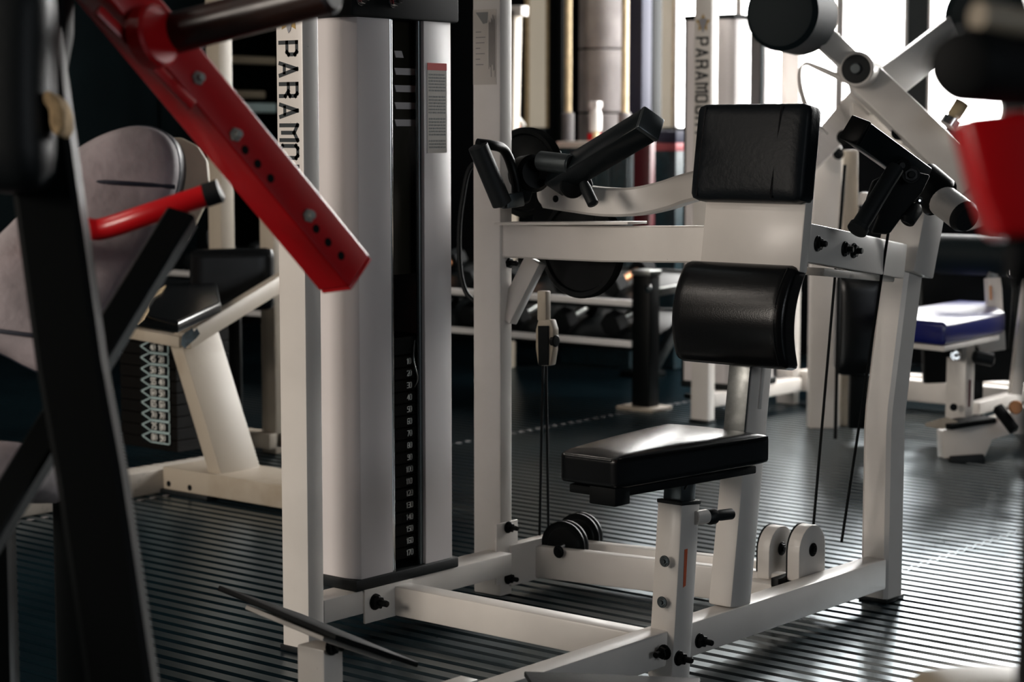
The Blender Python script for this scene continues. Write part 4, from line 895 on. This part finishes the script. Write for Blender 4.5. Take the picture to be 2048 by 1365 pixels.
for k in range(4): put('door', box(a.x + 0.02 + k * (b.x - a.x) / 4, a.x + (k + 1) * (b.x - a.x) / 4 - 0.01, 7.19, 7.2, 0.08, a.z - 0.04, 0.003), 'teal_bin', ct)
q = P(1191, 262, y=7.32); zt = a.z + 0.03
sp = thing('spray_bottle', (q.x, 7.32, zt), 'white spray bottle on a stem standing on the low cabinet', 'bottle')
put('stem', cyl((q.x, 7.32, zt), Z_, 0.014, 0.05, 14), 'wood', sp); put('body', tube([(q.x, 7.32, zt + 0.045), (q.x, 7.32, zt + 0.05), (q.x, 7.32, zt + 0.12), (q.x, 7.32, zt + 0.15)], [0.022, 0.028, 0.028, 0.018], 18), 'bottle', sp)
put('cap', box(q.x - 0.026, q.x + 0.024, 7.30, 7.34, zt + 0.148, zt + 0.18, 0.006), 'bottle', sp)
for (u0, u1, nm) in ((1168, 1186, 'small red box on the low cabinet left of the spray bottle'), (1196, 1206, 'small red box on the low cabinet right of the spray bottle'), (1270, 1280, 'small red box at the end of the low cabinet')):
    A, B = P(u0, 280, y=7.34), P(u1, 280, y=7.34)
    o = solid('red_box', box(A.x, B.x, 7.36, 7.44, zt, zt + 0.035, 0.005), 'red', nm, 'box', 'red boxes on the cabinet')
mp = thing('maroon_stand', (P(1281, 340, y=7.0).x, 7.0, 0), 'dark maroon upright panel stand right of the low cabinet', 'stand')
A, B = P(1266, 300, y=7.0), P(1300, 300, y=7.0)
put('panel', box(A.x, B.x, 7.0, 7.04, 0.02, P(1280, 255, y=7.0).z, 0.006), 'maroon', mp); put('foot', box(A.x - 0.03, B.x + 0.03, 6.95, 7.09, 0, 0.024, 0.004), 'black', mp)
bin_ = thing('storage_bin', (P(1330, 330, y=7.3).x, 7.3, 0), 'teal storage bin with a red band below the frosted window', 'bin')
A, B = P(1304, 300, y=7.3), P(1352, 300, y=7.3)
put('body', box(A.x, B.x, 7.3, 7.55, 0.0, P(1320, 300, y=7.3).z, 0.01), 'teal_bin', bin_); put('band', box(A.x - 0.002, B.x + 0.002, 7.296, 7.554, P(1320, 302, y=7.3).z, P(1320, 286, y=7.3).z, 0.003), mat('faded_red_band', (0.32, 0.07, 0.08), 0.5), bin_); put('lid', box(A.x, B.x, 7.3, 7.55, P(1320, 286, y=7.3).z, P(1320, 262, y=7.3).z, 0.006), 'navy', bin_)
for (u0, u1, nm) in ((1344, 1356, 'striped slim post with red and white bands, left one beside the printed tower'), (1368, 1384, 'striped slim post with red and white bands, right one beside the printed tower')):
    A, B = P(u0, 280, y=7.6), P(u1, 280, y=7.6); r = (B - A).length / 2; c = (A + B) / 2
    t = thing('striped_post', (c.x, 7.6, 0), nm, 'post', 'striped posts')
    z1, z2, z3, z4 = P(u0, 312, y=7.6).z, P(u0, 302, y=7.6).z, P(u0, 284, y=7.6).z, P(u0, 262, y=7.6).z
    put('stem', cyl((c.x, 7.6, 0), Z_, r, z1, 18, 0.002), 'teal_bin', t); put('red_band', cyl((c.x, 7.6, z1), Z_, r * 1.02, z2 - z1, 18, 0.001), 'red', t)
    put('white_band', cyl((c.x, 7.6, z2), Z_, r * 1.1, z3 - z2, 18, 0.001), 'bottle', t); put('red_band', cyl((c.x, 7.6, z3), Z_, r * 1.02, z4 - z3, 18, 0.001), 'red', t)
# tan framed wall stand behind the rear upright, with a coral and white wheel beside it
ws = thing('cable_stand', (P(1030, 40, y=6.9).x, 6.9, 0), 'tall cream stand with a short top arm behind the rear upright', 'stand')
A = P(1026, 100, y=6.9)
put('column', beam((P(1018, 300, y=6.9).x, 6.9, 0), (P(1032, 20, y=6.9).x, 6.9, P(1032, 20, y=6.9).z), 0.03, 0.05, X_, 0.004), 'cream', ws)
put('top_arm', beam(P(1012, 22, y=6.9), P(1050, 22, y=6.9), 0.05, 0.045, Y_, 0.004), 'white', ws)
cw = thing('coral_bag', (P(1020, 260, y=6.95).x, 6.95, 0), 'coral red padded roll with a white strap behind the rear upright', 'bag')
put('roll', tube([P(1000, 215, y=6.98), P(1002, 217, y=6.98), P(1030, 262, y=6.98), P(1032, 265, y=6.98)], [0.02, 0.03, 0.03, 0.02], 20), mat('coral_vinyl', (0.7, 0.10, 0.07), 0.5), cw)
put('strap', tube([P(1018, 212, y=6.95), P(1048, 252, y=6.95)], 0.010, 12), 'bottle', cw)
put('stand', cyl((P(1024, 265, y=6.98).x, 6.98, 0), Z_, 0.02, P(1024, 262, y=6.98).z, 14), 'black', cw)
# mirror on the left wall, its reflected bands of light built as coloured bars
mirror = P(495, 200, x=RX0 + 0.03)
mr = thing('wall_mirror', (RX0 + 0.03, mirror.y, 0), 'dim wall mirror between the cream column and the printed post', 'mirror')
m0, m1 = P(441, 200, x=RX0 + 0.03), P(556, 200, x=RX0 + 0.03)
put('glass', box(RX0 + 0.02, RX0 + 0.03, m0.y, m1.y, 0.25, 2.4, 0.001), 'mirror', mr); put('bottom_rail', box(RX0 + 0.02, RX0 + 0.05, m0.y, m1.y, 0.0, 0.25, 0.003), 'wall_black', mr)

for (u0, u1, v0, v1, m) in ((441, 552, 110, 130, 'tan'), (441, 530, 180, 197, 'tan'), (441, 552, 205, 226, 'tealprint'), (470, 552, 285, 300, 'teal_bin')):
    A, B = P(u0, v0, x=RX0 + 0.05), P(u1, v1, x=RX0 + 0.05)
    put('reflection_band', box(RX0 + 0.03, RX0 + 0.06, A.y, B.y, B.z, A.z, 0.01, 3), m, mr)
